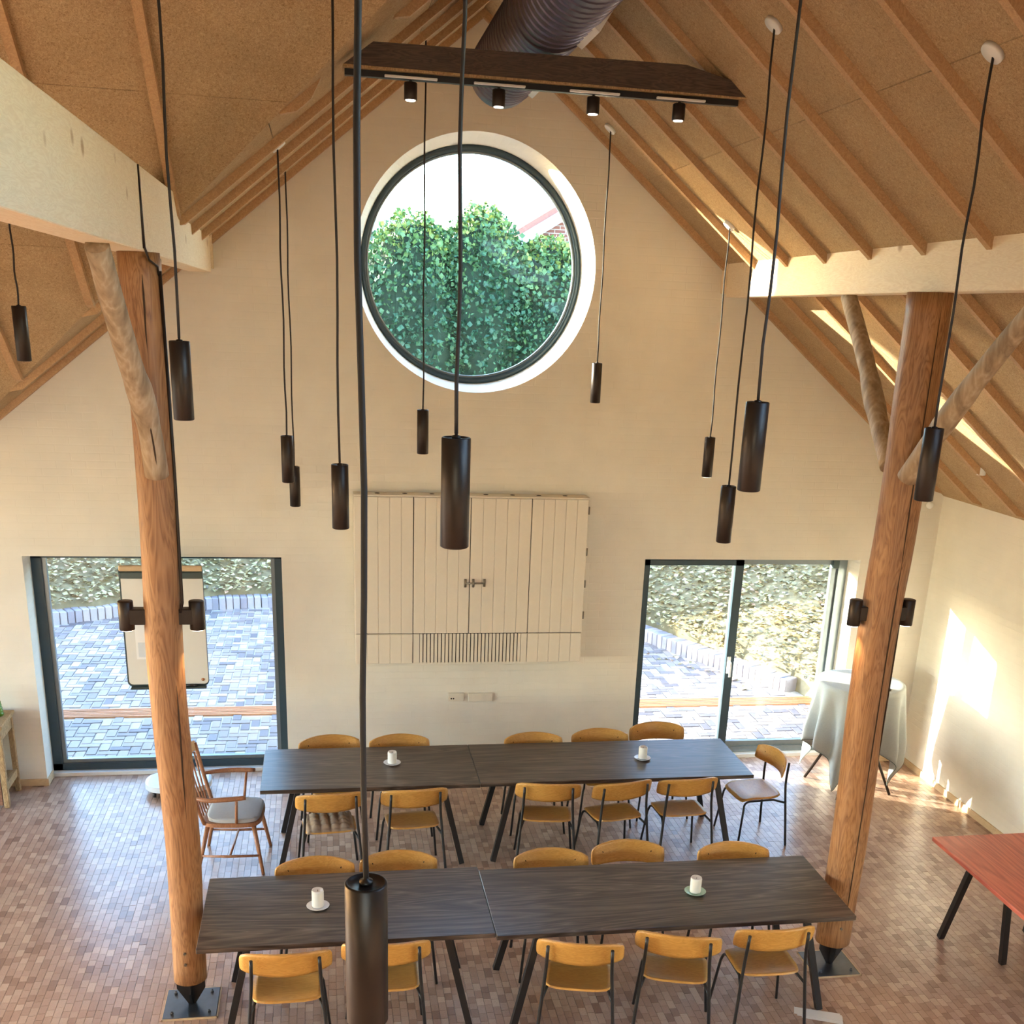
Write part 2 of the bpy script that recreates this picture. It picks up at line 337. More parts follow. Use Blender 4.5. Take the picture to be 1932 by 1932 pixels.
M['redbrick'] = brickmat()
M['rooftile'] = plain('red_roof_tile', (.32, .13, .10), .7, 0, .2)
M['fascia'] = plain('blue_grey_fascia', (.40, .50, .55), .5)
M['copper'] = plain('slate_cladding', (.10, .16, .18), .5)
# ================================================================== THE SETTING
HOLES = ((-3.36, -1.168), (2.219, 4.42)); DH = 2.15; WT = .42
CIR = (.545, 4.655); CR0, CR1 = 1.03, .962
def wall_back():
    out = [(XL, 0)]
    for a, b in HOLES: out += [(a, 0), (a, DH), (b, DH), (b, 0)]
    out += [(XW, 0), (XW, zmain(XW) + .1), (RX, RZ + .1)]
    xv = RX - (0 - WY)
    out += [(xv, zmain(xv) + .1), (XL, zmain(xv) + .1)]
    bm = bmesh.new(); ed = []
    def loop(pts):
        vs = [bm.verts.new((x, 0, z)) for x, z in pts]
        for i in range(len(vs)): ed.append(bm.edges.new((vs[i], vs[(i + 1) % len(vs)])))
        return vs
    loop(out)
    cv = loop([(CIR[0] + CR0 * math.cos(2 * math.pi * k / 96), CIR[1] + CR0 * math.sin(2 * math.pi * k / 96)) for k in range(96)])
    bmesh.ops.triangle_fill(bm, use_beauty=True, use_dissolve=False, edges=ed)
    r = bmesh.ops.extrude_face_region(bm, geom=list(bm.faces))
    for e in r['geom']:
        if isinstance(e, bmesh.types.BMVert):
            x, z = e.co.x, e.co.z; dd = math.hypot(x - CIR[0], z - CIR[1])
            if abs(dd - CR0) < 1e-4: e.co.x = CIR[0] + (x - CIR[0]) * CR1 / CR0; e.co.z = CIR[1] + (z - CIR[1]) * CR1 / CR0
            e.co.y = WT
    bmesh.ops.recalc_face_normals(bm, faces=bm.faces)
    me = bpy.data.meshes.new('wall_back'); bm.to_mesh(me); bm.free(); me.materials.append(M['wall'])
    return tag(obj('wall_back', me), kind='structure')
wall_back()
def struct(name, mb, mat, parent=None):
    o = mb.build(name, mat, parent)
    if not parent: tag(o, kind='structure')
    return o
zr_ = zmain(XW) + .1
struct('wall_right', MB().box(XW, XW + .4, -5.8, 0, 0, zr_).box(XW, XW + .4, YF, -9.4, 0, zr_).box(XW, XW + .4, -9.4, -5.8, 0, .5).box(XW, XW + .4, -9.4, -5.8, 2.35, zr_), M['wall'])  # opening out of view, added for more daylight in the room
# beside and behind the viewer: glazed end wall of the wing, its front wall, wall beside the balcony, end wall
struct('wall_left', MB().box(XL - .3, XL, YW, -9.0, 0, 3.05).box(XL - .3, XL, -.7, 0, 0, 3.05).prism([(YW, 3.05), (0, 3.05), (WY, RZ + .1)], 'x', XL - .3, XL), M['wall'])
struct('wall_wing', MB().box(XL, -4.1, YW - .3, YW, 0, 3.2), M['wall'])
struct('wall_side', MB().box(-4.4, -4.1, YF, YW, 0, 3.2), M['wall'])
struct('wall_front', MB().box(-4.1, XW, YF - .3, YF, 0, 3.1).box(-4.1, -3.9, YF - .3, YF, 3.1, 6.7).box(-.1, XW, YF - .3, YF, 3.1, 6.7).box(-3.9, -.1, YF - .3, YF, 4.6, 6.7), M['wall'])
# ------------------------------------------------------------------ floor of end-grain blocks
fl = struct('floor', MB().box(XL, XW, YF, WT, -.14, -.012), M['floorbase'])
def inframe(p, m=40):
    d = Vector(p) - CAM; z = d.dot(FWD)
    if z < .1: return False
    u = CX + F_PX * d.dot(RGT) / z; v = CY + F_PX * d.dot(DWN) / z
    return -m < u < 1932 + m and -m < v < 1932 + m
bw, bl, gp = .0505, .088, .0007
blk = []
x = -4.35; ci = 0
while x < XW:
    y = WT - random.random() * bl; x1 = min(x + bw, XW)
    while y > -4.75:
        ln_ = bl * random.choice((.8, 1, 1, 1, 1.3)); y0 = y - ln_
        yt = y
        okp = True
        cx_, cyc = (x + x1) / 2, (y + y0) / 2
        if cyc > 0 and not any(a < cx_ < b for a, b in HOLES): okp = False
        if cyc > .24: okp = False
        if okp and inframe((cx_, cyc, 0)): blk.append((x, x1, y0, yt))
        y = y0
    x = x1
blk.sort(key=lambda b: (Vector(((b[0] + b[1]) / 2, (b[2] + b[3]) / 2, 0)) - CAM).length)
cache = {}
def blockmesh(w, l_):
    k = (round(w, 4), round(l_, 4))
    if k not in cache:
        cache[k] = MB().add([(gp, gp, -.012), (w - gp, gp, -.012), (w - gp, l_ - gp, -.012), (gp, l_ - gp, -.012), (gp * 1.6, gp * 1.6, 0), (w - gp * 1.6, gp * 1.6, 0), (w - gp * 1.6, l_ - gp * 1.6, 0), (gp * 1.6, l_ - gp * 1.6, 0)],
            [(4, 5, 6, 7), (0, 1, 5, 4), (1, 2, 6, 5), (2, 3, 7, 6), (3, 0, 4, 7)]).mesh('parquet_block', M['floorb'])
    return cache[k]
for (a, b, c, d) in blk[:300]:
    o = obj('parquet_block', blockmesh(b - a, d - c), fl); o.location = (a, c, random.uniform(-.0006, .0006))
def tone_attr(me, vals, per):
    at = me.attributes.new('tone', 'FLOAT', 'FACE'); at.data.foreach_set('value', [v for v in vals for _ in range(per)])
mb = MB(); tv = []
for (a, b, c, d) in blk[300:]:
    g2 = gp * 1.5; z = random.uniform(-.0006, .0006)
    mb.add([(a + gp, c + gp, -.012), (b - gp, c + gp, -.012), (b - gp, d - gp, -.012), (a + gp, d - gp, -.012), (a + g2, c + g2, z), (b - g2, c + g2, z), (b - g2, d - g2, z), (a + g2, d - g2, z)],
           [(4, 5, 6, 7), (0, 1, 5, 4), (1, 2, 6, 5), (2, 3, 7, 6), (3, 0, 4, 7)]); tv.append(random.random())
o = mb.build('parquet_blocks', M['floors'], fl, fix=False); tone_attr(o.data, tv, 5); tag(o, 'small end-grain wood blocks further back', kind='stuff')
# ------------------------------------------------------------------ ceiling: deck, boards between rafters, rafters
REG = [  # plan region rectangles, clip half-planes, height
    ('R', (RX, XW + .1, YF, 0), [], lambda x, y: RZ - PM * (x - RX)),
    ('Lb', (-4.3, RX, WY, 0), [(1, 1, -RX - WY)], lambda x, y: RZ - PM * (RX - x)),
    ('Lf', (-4.3, RX, YF, WY), [(1, -PF / PM, -RX + PF / PM * WY)], lambda x, y: RZ - PM * (RX - x)),
    ('Cb', (XL, RX, WY, 0), [(-1, -1, RX + WY)], lambda x, y: RZ - PM * (y - WY)),
    ('Cf', (XL, RX, YW, WY), [(-1, PF / PM, RX - PF / PM * WY)], lambda x, y: RZ - PF * (WY - y))]
def rect(x0, x1, y0, y1): return [(x0, y0), (x1, y0), (x1, y1), (x0, y1)]
SKYL = (1.9, 3.5, -9.9, -6.7)           # roof lights behind the balcony edge
mb = MB()
for nm, (x0, x1, y0, y1), cl, zf in REG:
    rs = [rect(x0, x1, y0, y1)]
    if nm == 'R': rs = [rect(x0, x1, SKYL[3], y1), rect(x0, x1, y0, SKYL[2]), rect(x0, SKYL[0], SKYL[2], SKYL[3]), rect(SKYL[1], x1, SKYL[2], SKYL[3])]
    for p in rs:
        for c in cl: p = clip(p, *c)
        mb.slab(p, lambda x, y: zf(x, y) + .024, lambda x, y: zf(x, y) + .2)
ce = struct('ceiling', mb, M['deck'])
def piece(name, p, cl, zb, zt, mat, par):
    for c in cl:
        if len(p) > 2: p = clip(p, *c)
    if parea(p) < 4e-4: return None
    return MB().slab(p, zb, zt).build(name, mat, par)
cosp = 1 / math.sqrt(1 + PM * PM)
seg = 1.25 * cosp; off = {'R': .45, 'Lb': .62, 'Lf': .62, 'Cb': .5, 'Cf': .5}
g = .0025
for nm, (x0, x1, y0, y1), cl, zf in REG:
    if nm in ('Lf', 'Cf'):   # behind the picture: one board per slope
        piece('ceiling_board', rect(x0, x1, y0, y1), cl, zf, lambda x, y: zf(x, y) + .02, M['chip'], ce); continue
    runx = nm in ('R', 'Lb')          # slope runs along x, rafters spaced along y
    n = 0
    lo, hi = (y0, y1) if runx else (x0, x1)
    edges = [hi]
    st = R0 if runx else -1.65
    k = st + (20 * .68 if not runx else 0)
    while k > lo + .05:
        if k < hi - .05: edges.append(k)
        k -= RS if runx else .68
    edges.append(lo)
    if runx: cuts = [RX] + [RX + (1 if nm == 'R' else -1) * (off[nm] + seg * j) for j in range(7)] + [x1 if nm == 'R' else x0]
    else: cuts = [WY] + [WY + off[nm] + seg * j for j in range(6)] + [0]
    for i in range(len(edges) - 1):
        for j in range(len(cuts) - 1):
            a, b = sorted((edges[i], edges[i + 1])); c, d = sorted((cuts[j], cuts[j + 1]))
            r = rect(c + g, d - g, a, b) if runx else rect(a, b, c + g, d - g)
            if nm == 'R' and a < SKYL[3] and b > SKYL[2] and c < SKYL[1] and d > SKYL[0]: 
                continue
            if runx and b < -9.6 and j > 0: continue
            piece('ceiling_board', r, cl, zf, lambda x, y: zf(x, y) + .02, M['chip'], ce)
hw = .026
for i in range(20):
    y = R0 - RS * i
    if y < YF: break
    if y < SKYL[3] + .1 and y > SKYL[2] - .1 : xs = [(RX, SKYL[0])]
    else: xs = [(RX, XW - .05)]
    for a, b in xs:
        zf = REG[0][3]
        mb = MB(); zb = zf(b, y)
        poly = [(a, zf(a, 0)), (a, zf(a, 0) - RD), (b - .10, zf(b - .10, 0) - RD), (b, zf(b, 0) - .012), (b, zf(b, 0))]
        mb.prism(poly[::-1], 'y', y - hw, y + hw).build('rafter', M['rafter'], ce)
    # left slope: from the ridge down to the eaves or the valley
    xlow = max(RX - (y - WY if y > WY else (WY - y) * PF / PM), -3.95)
    runs = [(xlow, RX)]
    if i == 4: runs = [(xlow + .02, -.74), (-.33, RX)]
    if RX - xlow < .15: continue
    for a, b in runs:
        zl = REG[1][3]; mb = MB()
        c0 = .10 if a != -.33 else .09; c1 = .06 if b == -.74 else 0
        poly = [(a, zl(a, 0)), (a + .005, zl(a, 0) - .006), (a + c0, zl(a + c0, 0) - RD), (b - c1, zl(b - c1, 0) - RD), (b, zl(b, 0))]
        mb.prism(poly, 'y', y - hw, y + hw).build('rafter', M['rafter'], ce)
for k in range(10):
    x = -1.65 - .68 * k
    yl = min(WY + (RX - x), -.04) if x < RX else 0
    if yl <= WY: continue
    zc = REG[3][3]
    poly = [(WY, zc(0, WY)), (WY, zc(0, WY) - RD), (yl - .09, zc(0, yl - .09) - RD), (yl, zc(0, yl) - .01), (yl, zc(0, yl))]
    MB().prism(poly, 'x', x - hw, x + hw).build('rafter', M['rafter'], ce)
# roof light behind the balcony edge (seen only from other sides)
rl = MB()
zf = REG[0][3]
for p in (rect(SKYL[0], SKYL[1], SKYL[2], SKYL[2] + .06), rect(SKYL[0], SKYL[1], SKYL[3] - .06, SKYL[3]), rect(SKYL[0], SKYL[0] + .06, SKYL[2], SKYL[3]), rect(SKYL[1] - .06, SKYL[1], SKYL[2], SKYL[3])):
    rl.slab(p, lambda x, y: zf(x, y) - .01, lambda x, y: zf(x, y) + .22)
w3 = struct('window_3', rl, M['white'])
MB().slab(rect(SKYL[0] + .06, SKYL[1] - .06, SKYL[2] + .06, SKYL[3] - .06), lambda x, y: zf(x, y) + .16, lambda x, y: zf(x, y) + .17).build('pane', M['glass'], w3)
# ------------------------------------------------------------------ left fixed window, sliding door, round window
def bar(mb, x0, x1, z0, z1, y0, y1): mb.box(x0, x1, y0, y1, z0, z1)
fy0, fy1 = .27, .36
mb = MB(); a, b = HOLES[0]
bar(mb, a, a + .085, 0, DH, fy0, fy1); bar(mb, b - .075, b, 0, DH, fy0, fy1); bar(mb, a, b, .035, .10, fy0, fy1); bar(mb, a, b, DH - .07, DH, fy0, fy1)
w1 = struct('window_1', mb, M['frame'])
mb = MB(); bar(mb, a + .085, a + .12, .1, DH - .07, fy0 + .03, fy1 - .01); bar(mb, b - .11, b - .075, .1, DH - .07, fy0 + .03, fy1 - .01); bar(mb, a + .12, b - .11, .1, .135, fy0 + .03, fy1 - .01)
mb.build('glazing_bead', M['alu'], w1)
MB().box(a + .08, b - .07, fy0 + .05, fy0 + .062, .1, DH - .07).build('pane', M['glass'], w1)
MB().box(a, b, .2, .30, -.012, .035).build('threshold', M['white'], w1)
mb = MB(); a, b = HOLES[1]
bar(mb, a + .02, a + .075, 0, DH, fy0, fy1); bar(mb, b - .09, b, 0, DH, fy0, fy1); bar(mb, a + .02, b, .035, .095, fy0, fy1); bar(mb, a + .02, b, DH - .06, DH, fy0, fy1)
d1 = struct('door_1', mb, M['alu'])
xm = 3.28
for x0, x1, yy in ((a + .075, xm + .03, fy0 - .03), (xm - .05, b - .09, fy0 + .03)):
    mb = MB(); t = .055
    bar(mb, x0, x0 + (.05 if x0 < 3 else .085), .095, DH - .06, yy, yy + .05); bar(mb, x1 - .085, x1, .095, DH - .06, yy, yy + .05) if x0 < 3 else bar(mb, x1 - .06, x1, .095, DH - .06, yy, yy + .05)
    bar(mb, x0, x1, .095, .15, yy, yy + .05); bar(mb, x0, x1, DH - .11, DH - .06, yy, yy + .05)
    sash = mb.build('sash', M['frame'] if x0 < 3 else M['alu'], d1)
    MB().box(x0 + .05, x1 - .05, yy + .02, yy + .032, .15, DH - .11).build('pane', M['glass'], sash)
    if x0 < 3: MB().cbox(xm - .045, xm - .008, yy - .012, yy, .92, 1.10, .004).tube([(xm - .027, yy - .01, 1.05), (xm - .027, yy - .06, 1.05), (xm - .027, yy - .065, 1.0), (xm - .027, yy - .065, .90)], .011, 10).build('handle', M['white'], sash)
MB().box(a, b, .2, .30, -.012, .035).build('threshold', M['white'], d1)
MB().box(b - .15, b - .09, fy0 - .01, fy0 + .03, DH - .14, DH - .06).build('alarm_contact', M['chartgrey'], d1)
def ring(r0, r1, y0, y1, n=96):
    mb = MB(); vs = []; fs = []
    for k in range(n):
        an = 2 * math.pi * k / n; c, s_ = math.cos(an), math.sin(an)
        for r, y in ((r0, y0), (r1, y0), (r1, y1), (r0, y1)): vs.append((CIR[0] + r * c, y, CIR[1] + r * s_))
    for k in range(n):
        q = (k + 1) % n
        for j in range(4): fs.append((k * 4 + j, k * 4 + (j + 1) % 4, q * 4 + (j + 1) % 4, q * 4 + j))
    return mb.add(vs, fs, True)
w2 = struct('window_2', ring(.926, .972, .34, .42), M['frame'])
ring(.906, .928, .36, .41).build('glazing_bead', M['alu'], w2)
mb = MB(); n = 96
mb.prism([(CIR[0] + .92 * math.cos(2 * math.pi * k / n), CIR[1] + .92 * math.sin(2 * math.pi * k / n)) for k in range(n)], 'y', .380, .392).build('pane', M['glass'], w2)
# ------------------------------------------------------------------ skirting
sk = .065
mb = MB(); mb.box(XL, HOLES[0][0], -.014, 0, 0, sk); mb.box(HOLES[0][1], HOLES[1][0], -.014, 0, 0, sk); mb.box(HOLES[1][1], XW, -.014, 0, 0, sk)
for x, s_ in ((HOLES[0][0], 1), (HOLES[0][1], -1), (HOLES[1][0], 1), (HOLES[1][1], -1)): mb.box(min(x, x + s_ * .014), max(x, x + s_ * .014), -.014, .2, 0, sk)
struct('baseboard_back', mb, M['skirt'])
struct('baseboard_right', MB().box(XW - .014, XW, YF, -.014, 0, sk), M['skirt'])
# balcony edge under the viewer
struct('wall_balcony', MB().box(-4.1, XW, -9.95, -9.75, 2.45, 2.95).box(-4.1, XW, YF, -9.95, 2.7, 2.95), M['wall'])
# ================================================================== GARDEN OUTSIDE
GZ = -.06
pat = struct('patio', MB().box(-9, 5.6, WT, 7.6, GZ - .2, GZ - .012), M['grout'])
curb = [(-9, 3.9), (-6.5, 5.0), (-4.5, 6.03), (-3.58, 6.5), (-2.48, 6.83), (-1.63, 6.95), (0, 7.0), (1.5, 6.75), (2.8, 6.15), (3.71, 5.07), (4.144, 4.1), (4.596, 3.22), (5.0, 2.45)]
def ycurb(x):
    if x >= curb[-1][0]: return 1.2 - (x - 5.0) * .3
    for (a, b), (c, d) in zip(curb, curb[1:]):
        if a <= x <= c: return b + (d - b) * (x - a) / (c - a)
    return curb[0][1]
def dcurb(x, y):
    best = 99
    pts = curb + [(5.4, 1.9), (5.6, -8)]
    for (a, b), (c, d) in zip(pts, pts[1:]):
        t = max(0, min(1, ((x - a) * (c - a) + (y - b) * (d - b)) / ((c - a) ** 2 + (d - b) ** 2)))
        best = min(best, math.hypot(x - a - t * (c - a), y - b - t * (d - b)))
    return best if y > ycurb(x) else -best
# paving blocks in herringbone, the drain channel left free
L_, B_ = .21, .105
pv = []
for k in range(-140, 140):
    for m_ in range(-60, 60):
        bx = -1.0 + m_ * 2 * L_ + k * B_; by = 3.0 + k * B_
        for (x0, x1, y0, y1) in ((bx, bx + L_, by, by + B_), (bx + L_, bx + L_ + B_, by - B_ + 0, by - B_ + L_)):
            cx_, cy_ = (x0 + x1) / 2, (y0 + y1) / 2
            if not (WT + .1 < cy_ < 7.0 and -5.2 < cx_ < 5.5): continue
            if 2.0 < cy_ < 2.30: continue
            if dcurb(cx_, cy_) > -.08: continue
            # visible through one of the openings from the balcony
            t = (0 - CAM.y) / (cy_ - CAM.y); xw = CAM.x + t * (cx_ - CAM.x)
            if not any(a - .7 < xw < b + .7 for a, b in HOLES): continue
            pv.append((x0, x1, y0, y1))
pv.sort(key=lambda b: (Vector(((b[0] + b[1]) / 2, (b[2] + b[3]) / 2, 0)) - CAM).length)
pc = {}
for q, (a, b, c, d) in enumerate(pv[:300]):
    k = b - a > d - c
    if k not in pc:
        w_, l_ = b - a, d - c; e = .004; f_ = .009
        pc[k] = MB().add([(e, e, -.03), (w_ - e, e, -.03), (w_ - e, l_ - e, -.03), (e, l_ - e, -.03), (f_, f_, 0), (w_ - f_, f_, 0), (w_ - f_, l_ - f_, 0), (f_, l_ - f_, 0)], [(4, 5, 6, 7), (0, 1, 5, 4), (1, 2, 6, 5), (2, 3, 7, 6), (3, 0, 4, 7)]).mesh('paving_block', M['paver'])
    o = obj('paving_block', pc[k], pat); o.location = (a, c, GZ + random.uniform(-.003, .003))
mb = MB(); tv = []
for (a, b, c, d) in pv[300:]:
    e = .004; f_ = .009; z = GZ + random.uniform(-.003, .003)
    mb.add([(a + e, c + e, z - .03), (b - e, c + e, z - .03), (b - e, d - e, z - .03), (a + e, d - e, z - .03), (a + f_, c + f_, z), (b - f_, c + f_, z), (b - f_, d - f_, z), (a + f_, d - f_, z)], [(4, 5, 6, 7), (0, 1, 5, 4), (1, 2, 6, 5), (2, 3, 7, 6), (3, 0, 4, 7)]); tv.append(random.random())
o = mb.build('paving_blocks', M['pavers'], pat, fix=False); tone_attr(o.data, tv, 5); tag(o, 'paving blocks further out', kind='stuff')
dr = empty('drain_channel', (0, 0, GZ)); tag(dr, 'long slatted rust-red drain cover crossing the paved terrace outside', 'drain')
MB().box(-5, 5.2, 2.0, 2.30, -.05, -.03).build('channel', M['slot'], dr)
for q in range(6):
    MB().box(-5, 5.2, 2.018 + q * .047, 2.043 + q * .047, -.02, .012).build('slat', M['slat'], dr)
# brick edging along the curve
ed_ = empty('brick_edging', (0, 0, GZ)); tag(ed_, 'curved low edging of grey bricks between the terrace and the leafy bank', 'edging')
bme = MB().cbox(-.047, .047, -.11, .11, -.05, .17, .008).mesh('brick', M['edgeb'], True)
acc = 0; step = .104
for (a, b), (c, d) in zip(curb[1:], curb[2:]):
    ll = math.hypot(c - a, d - b); t = acc
    while t < ll:
        o = obj('brick', bme, ed_); x_, y_ = a + (c - a) * t / ll, b + (d - b) * t / ll
        o.location = (x_, y_ + .05, random.uniform(-.006, .006)); o.rotation_euler = (0, 0, math.atan2(d - b, c - a) + random.uniform(-.02, .02)); t += step
    acc = t - ll
# the bank behind it
def zbank(x, y):
    d = dcurb(x, y)
    if d < .05: return GZ - .30 + 2.5 * min(0, d)
    return GZ + .2 + min(1.6, .52 * d) + .12 * max(0, d - 3) + .10 * noise.noise(Vector((x * .9, y * .9, 0))) * min(1, d)
N = 90; vs = []; fs = []
for i in range(N + 1):
    for j in range(N + 1):
        x = -14 + 32 * i / N; y = 1.0 + 24 * j / N; vs.append((x, y, zbank(x, y)))
for i in range(N):
    for j in range(N):
        q = [i * (N + 1) + j, (i + 1) * (N + 1) + j, (i + 1) * (N + 1) + j + 1, i * (N + 1) + j + 1]
        if all(vs[k][2] < GZ - .2 for k in q): continue
        fs.append(tuple(q))
bank = MB().add(vs, fs, True).build('garden_bank', M['soil']); tag(bank, kind='structure')
struct('lawn', MB().box(-40, 60, 7.6, 70, GZ - .5, GZ - .3).box(5.6, 60, -20, 7.6, GZ - .5, GZ - .3).box(-40, -9, -20, 7.6, GZ - .5, GZ - .3), M['soil'])
def leaves(name, pts, mat, parent, size, tones, flat=None, fold=.25):
    mb = MB(); tv = []
    for p, tn in zip(pts, tones):
        s_ = size * random.uniform(.6, 1.3)
        if flat is None:
            u = Vector((random.gauss(0, 1), random.gauss(0, 1), random.gauss(0, 1))).normalized(); w_ = u.orthogonal().normalized()
            w_ = (w_ * math.cos(random.random() * 6) + u.cross(w_) * math.sin(random.random() * 6))
        else:
            an = random.random() * 6.28; u = Vector((math.cos(an), math.sin(an), random.uniform(-flat, flat))); w_ = Vector((-math.sin(an), math.cos(an), random.uniform(-flat, flat)))
        v = w_ * s_ * .45; u = u * s_
        p = Vector(p); nn = u.cross(v).normalized() * s_ * fold
        mb.add([p - u * .5, p + v + nn * .4, p + u * .5, p - v + nn * .4], [(0, 1, 2, 3)]); tv.append(tn)
    o = mb.build(name, mat, parent, fix=False); tone_attr(o.data, tv, 1); return o
lp = []; tn = []
while len(lp) < 30000:
    x = random.uniform(-7, 9); y = random.uniform(1.3, 12.5); d = dcurb(x, y)
    if not (0.05 < d < 5.2): continue
    if random.random() > (1.4 - d * .18): continue
    t = (0 - CAM.y) / (y - CAM.y); xw = CAM.x + t * (x - CAM.x)
    if not any(a - .9 < xw < b + .9 for a, b in HOLES): continue
    lp.append((x, y, zbank(x, y) + random.uniform(.0, .07))); tn.append(min(1, max(0, random.gauss(.55, .25) + .25 * noise.noise(Vector((x * 1.3, y * 1.3, 3))))))
for q in range(500):
    x = random.uniform(2.5, 5.2); y = random.uniform(1.2, 5); d = dcurb(x, y)
    if -.5 < d < -.16 and not 1.9 < y < 2.4: lp.append((x, y, GZ + .01)); tn.append(random.choice((.2, .7, 1)))
o = leaves('leaf_litter', lp, M['leaves'], None, .075, tn, flat=.5); tag(o, 'dry pale leaves and ivy covering the garden bank', 'leaves', kind='stuff')
def shrub(name, label, cat, c, rx, ry, h, n, mat, size, tonef, zbase, core=.86, group=None):
    t = empty(name, (c[0], c[1], zbase)); tag(t, label, cat, group)
    mb = MB(); prof = []
    R_, Q_ = 14, 22; vs = []; fs = []
    def rad(th, f): return (1 + .16 * noise.noise(Vector((math.cos(th) * 2 + c[0], math.sin(th) * 2, f * 5 + c[1]))))
    def shape(f): return math.sin(math.pi * min(1, .12 + .88 * f)) ** .45 if f > .45 else (.86 + .14 * f / .45)
    for i in range(R_):
        f = i / (R_ - 1)
        for k in range(Q_):
            th = 2 * math.pi * k / Q_; r = shape(min(f, .985)) * rad(th, f) * core
            vs.append((rx * r * math.cos(th), ry * r * math.sin(th), h * f * .985))
    for i in range(R_ - 1):
        for k in range(Q_): fs.append((i * Q_ + k, i * Q_ + (k + 1) % Q_, (i + 1) * Q_ + (k + 1) % Q_, (i + 1) * Q_ + k))
    fs.append(tuple(range((R_ - 1) * Q_, R_ * Q_)))
    co = mb.add(vs, fs, True).build('opaque_core', M['hedgecore'], t)  # solid core, lets no sun through the foliage
    pts = []; tn = []
    for q in range(n):
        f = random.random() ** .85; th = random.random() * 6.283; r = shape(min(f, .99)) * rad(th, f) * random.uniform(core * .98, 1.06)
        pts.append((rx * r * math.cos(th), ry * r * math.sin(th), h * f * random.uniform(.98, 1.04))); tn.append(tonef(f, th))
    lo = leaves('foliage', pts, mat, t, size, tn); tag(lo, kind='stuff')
    MB().tube([(0, 0, -.4), (0, 0, h * .4)], .09, 8).build('trunk', M['bark'], t)
    return t
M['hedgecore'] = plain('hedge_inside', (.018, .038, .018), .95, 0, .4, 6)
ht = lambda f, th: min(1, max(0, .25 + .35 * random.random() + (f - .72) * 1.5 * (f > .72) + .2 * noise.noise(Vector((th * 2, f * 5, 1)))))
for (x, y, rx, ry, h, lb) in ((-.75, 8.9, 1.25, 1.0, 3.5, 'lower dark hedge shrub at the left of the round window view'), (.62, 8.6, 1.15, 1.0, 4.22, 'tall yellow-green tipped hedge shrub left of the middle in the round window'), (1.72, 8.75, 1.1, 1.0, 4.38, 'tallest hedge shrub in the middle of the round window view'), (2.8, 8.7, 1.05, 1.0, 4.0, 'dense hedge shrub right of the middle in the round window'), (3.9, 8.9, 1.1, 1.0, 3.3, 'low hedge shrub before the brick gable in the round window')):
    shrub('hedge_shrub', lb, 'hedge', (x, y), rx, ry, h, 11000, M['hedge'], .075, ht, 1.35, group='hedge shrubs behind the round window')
# unseen conifers added beside the terrace to block sun from its left half
for (x, y, r, h, lb) in ((-6.3, 1.35, .6, 5.2, 'tall dark conifer nearest the wing wall, out of view to block sun'), (-6.4, 2.45, .58, 7.6, 'tall dark conifer in the middle of the row, out of view to block sun'), (-6.3, 3.55, .6, 9.4, 'tall dark conifer furthest from the wing, out of view to block sun')):
    shrub('added_conifer', lb, 'tree', (x, y), r, r, h, 3000, M['added_conifer'], .16, lambda f, th: random.random(), GZ - .1, core=.9, group='added sun-blocking conifers')
# neighbours seen through the round window
nb = empty('brick_house', (6.2, 15, 0)); tag(nb, 'red brick gable house with pale blue barge board behind the hedge', 'house')
MB().prism([(-2.45, 0), (-2.45, 6.05), (.9, 8.05), (4.2, 6.05), (4.2, 0)][::-1], 'y', 0, 7).build('wall', M['redbrick'], nb)
MB().prism([(-2.95, 5.93), (.9, 8.28), (.9, 8.12), (-2.9, 5.80)], 'y', -.25, 7).prism([(.9, 8.28), (4.8, 5.9), (4.7, 5.8), (.9, 8.12)], 'y', -.25, 7).build('roof', M['rooftile'], nb)
MB().prism([(-2.92, 5.82), (.9, 8.14), (.9, 7.92), (-2.85, 5.62)], 'y', -.30, -.22).build('barge_board', M['fascia'], nb)
nb = empty('slate_building', (-2.6, 15, 0)); tag(nb, 'flat roofed slate grey building at the left edge of the round window', 'house')
MB().box(-4, 3.4, 0, 5, 0, 5.75).build('wall', M['copper'], nb)
MB().box(-4.2, 3.6, -.2, 5.2, 5.75, 6.02).build('roof', M['fascia'], nb)
# ================================================================== TIMBER FRAME
def logtube(pts, rad, n=20, seed=0):
    mb = MB(); mb.tube(pts, rad, n)
    mb.v = [tuple(Vector(v) + Vector((noise.noise(Vector((v[0] * 9 + seed, v[1] * 9, v[2] * 2.2))), noise.noise(Vector((v[0] * 9, v[1] * 9 + seed + 5, v[2] * 2.2))), 0)) * rad[0] * .07) for v in mb.v]
    return mb
def interp(pts, n):
    out = []
    for i in range(n + 1):
        f = i / n * (len(pts) - 1); k = min(int(f), len(pts) - 2); t = f - k
        p0, p1, p2, p3 = [Vector(pts[max(0, min(len(pts) - 1, k + q))]) for q in (-1, 0, 1, 2)]
        out.append(.5 * ((2 * p1) + (p2 - p0) * t + (2 * p0 - 5 * p1 + 4 * p2 - p3) * t * t + (3 * p1 - p0 - 3 * p2 + p3) * t ** 3))
    return out
ZB = 4.507
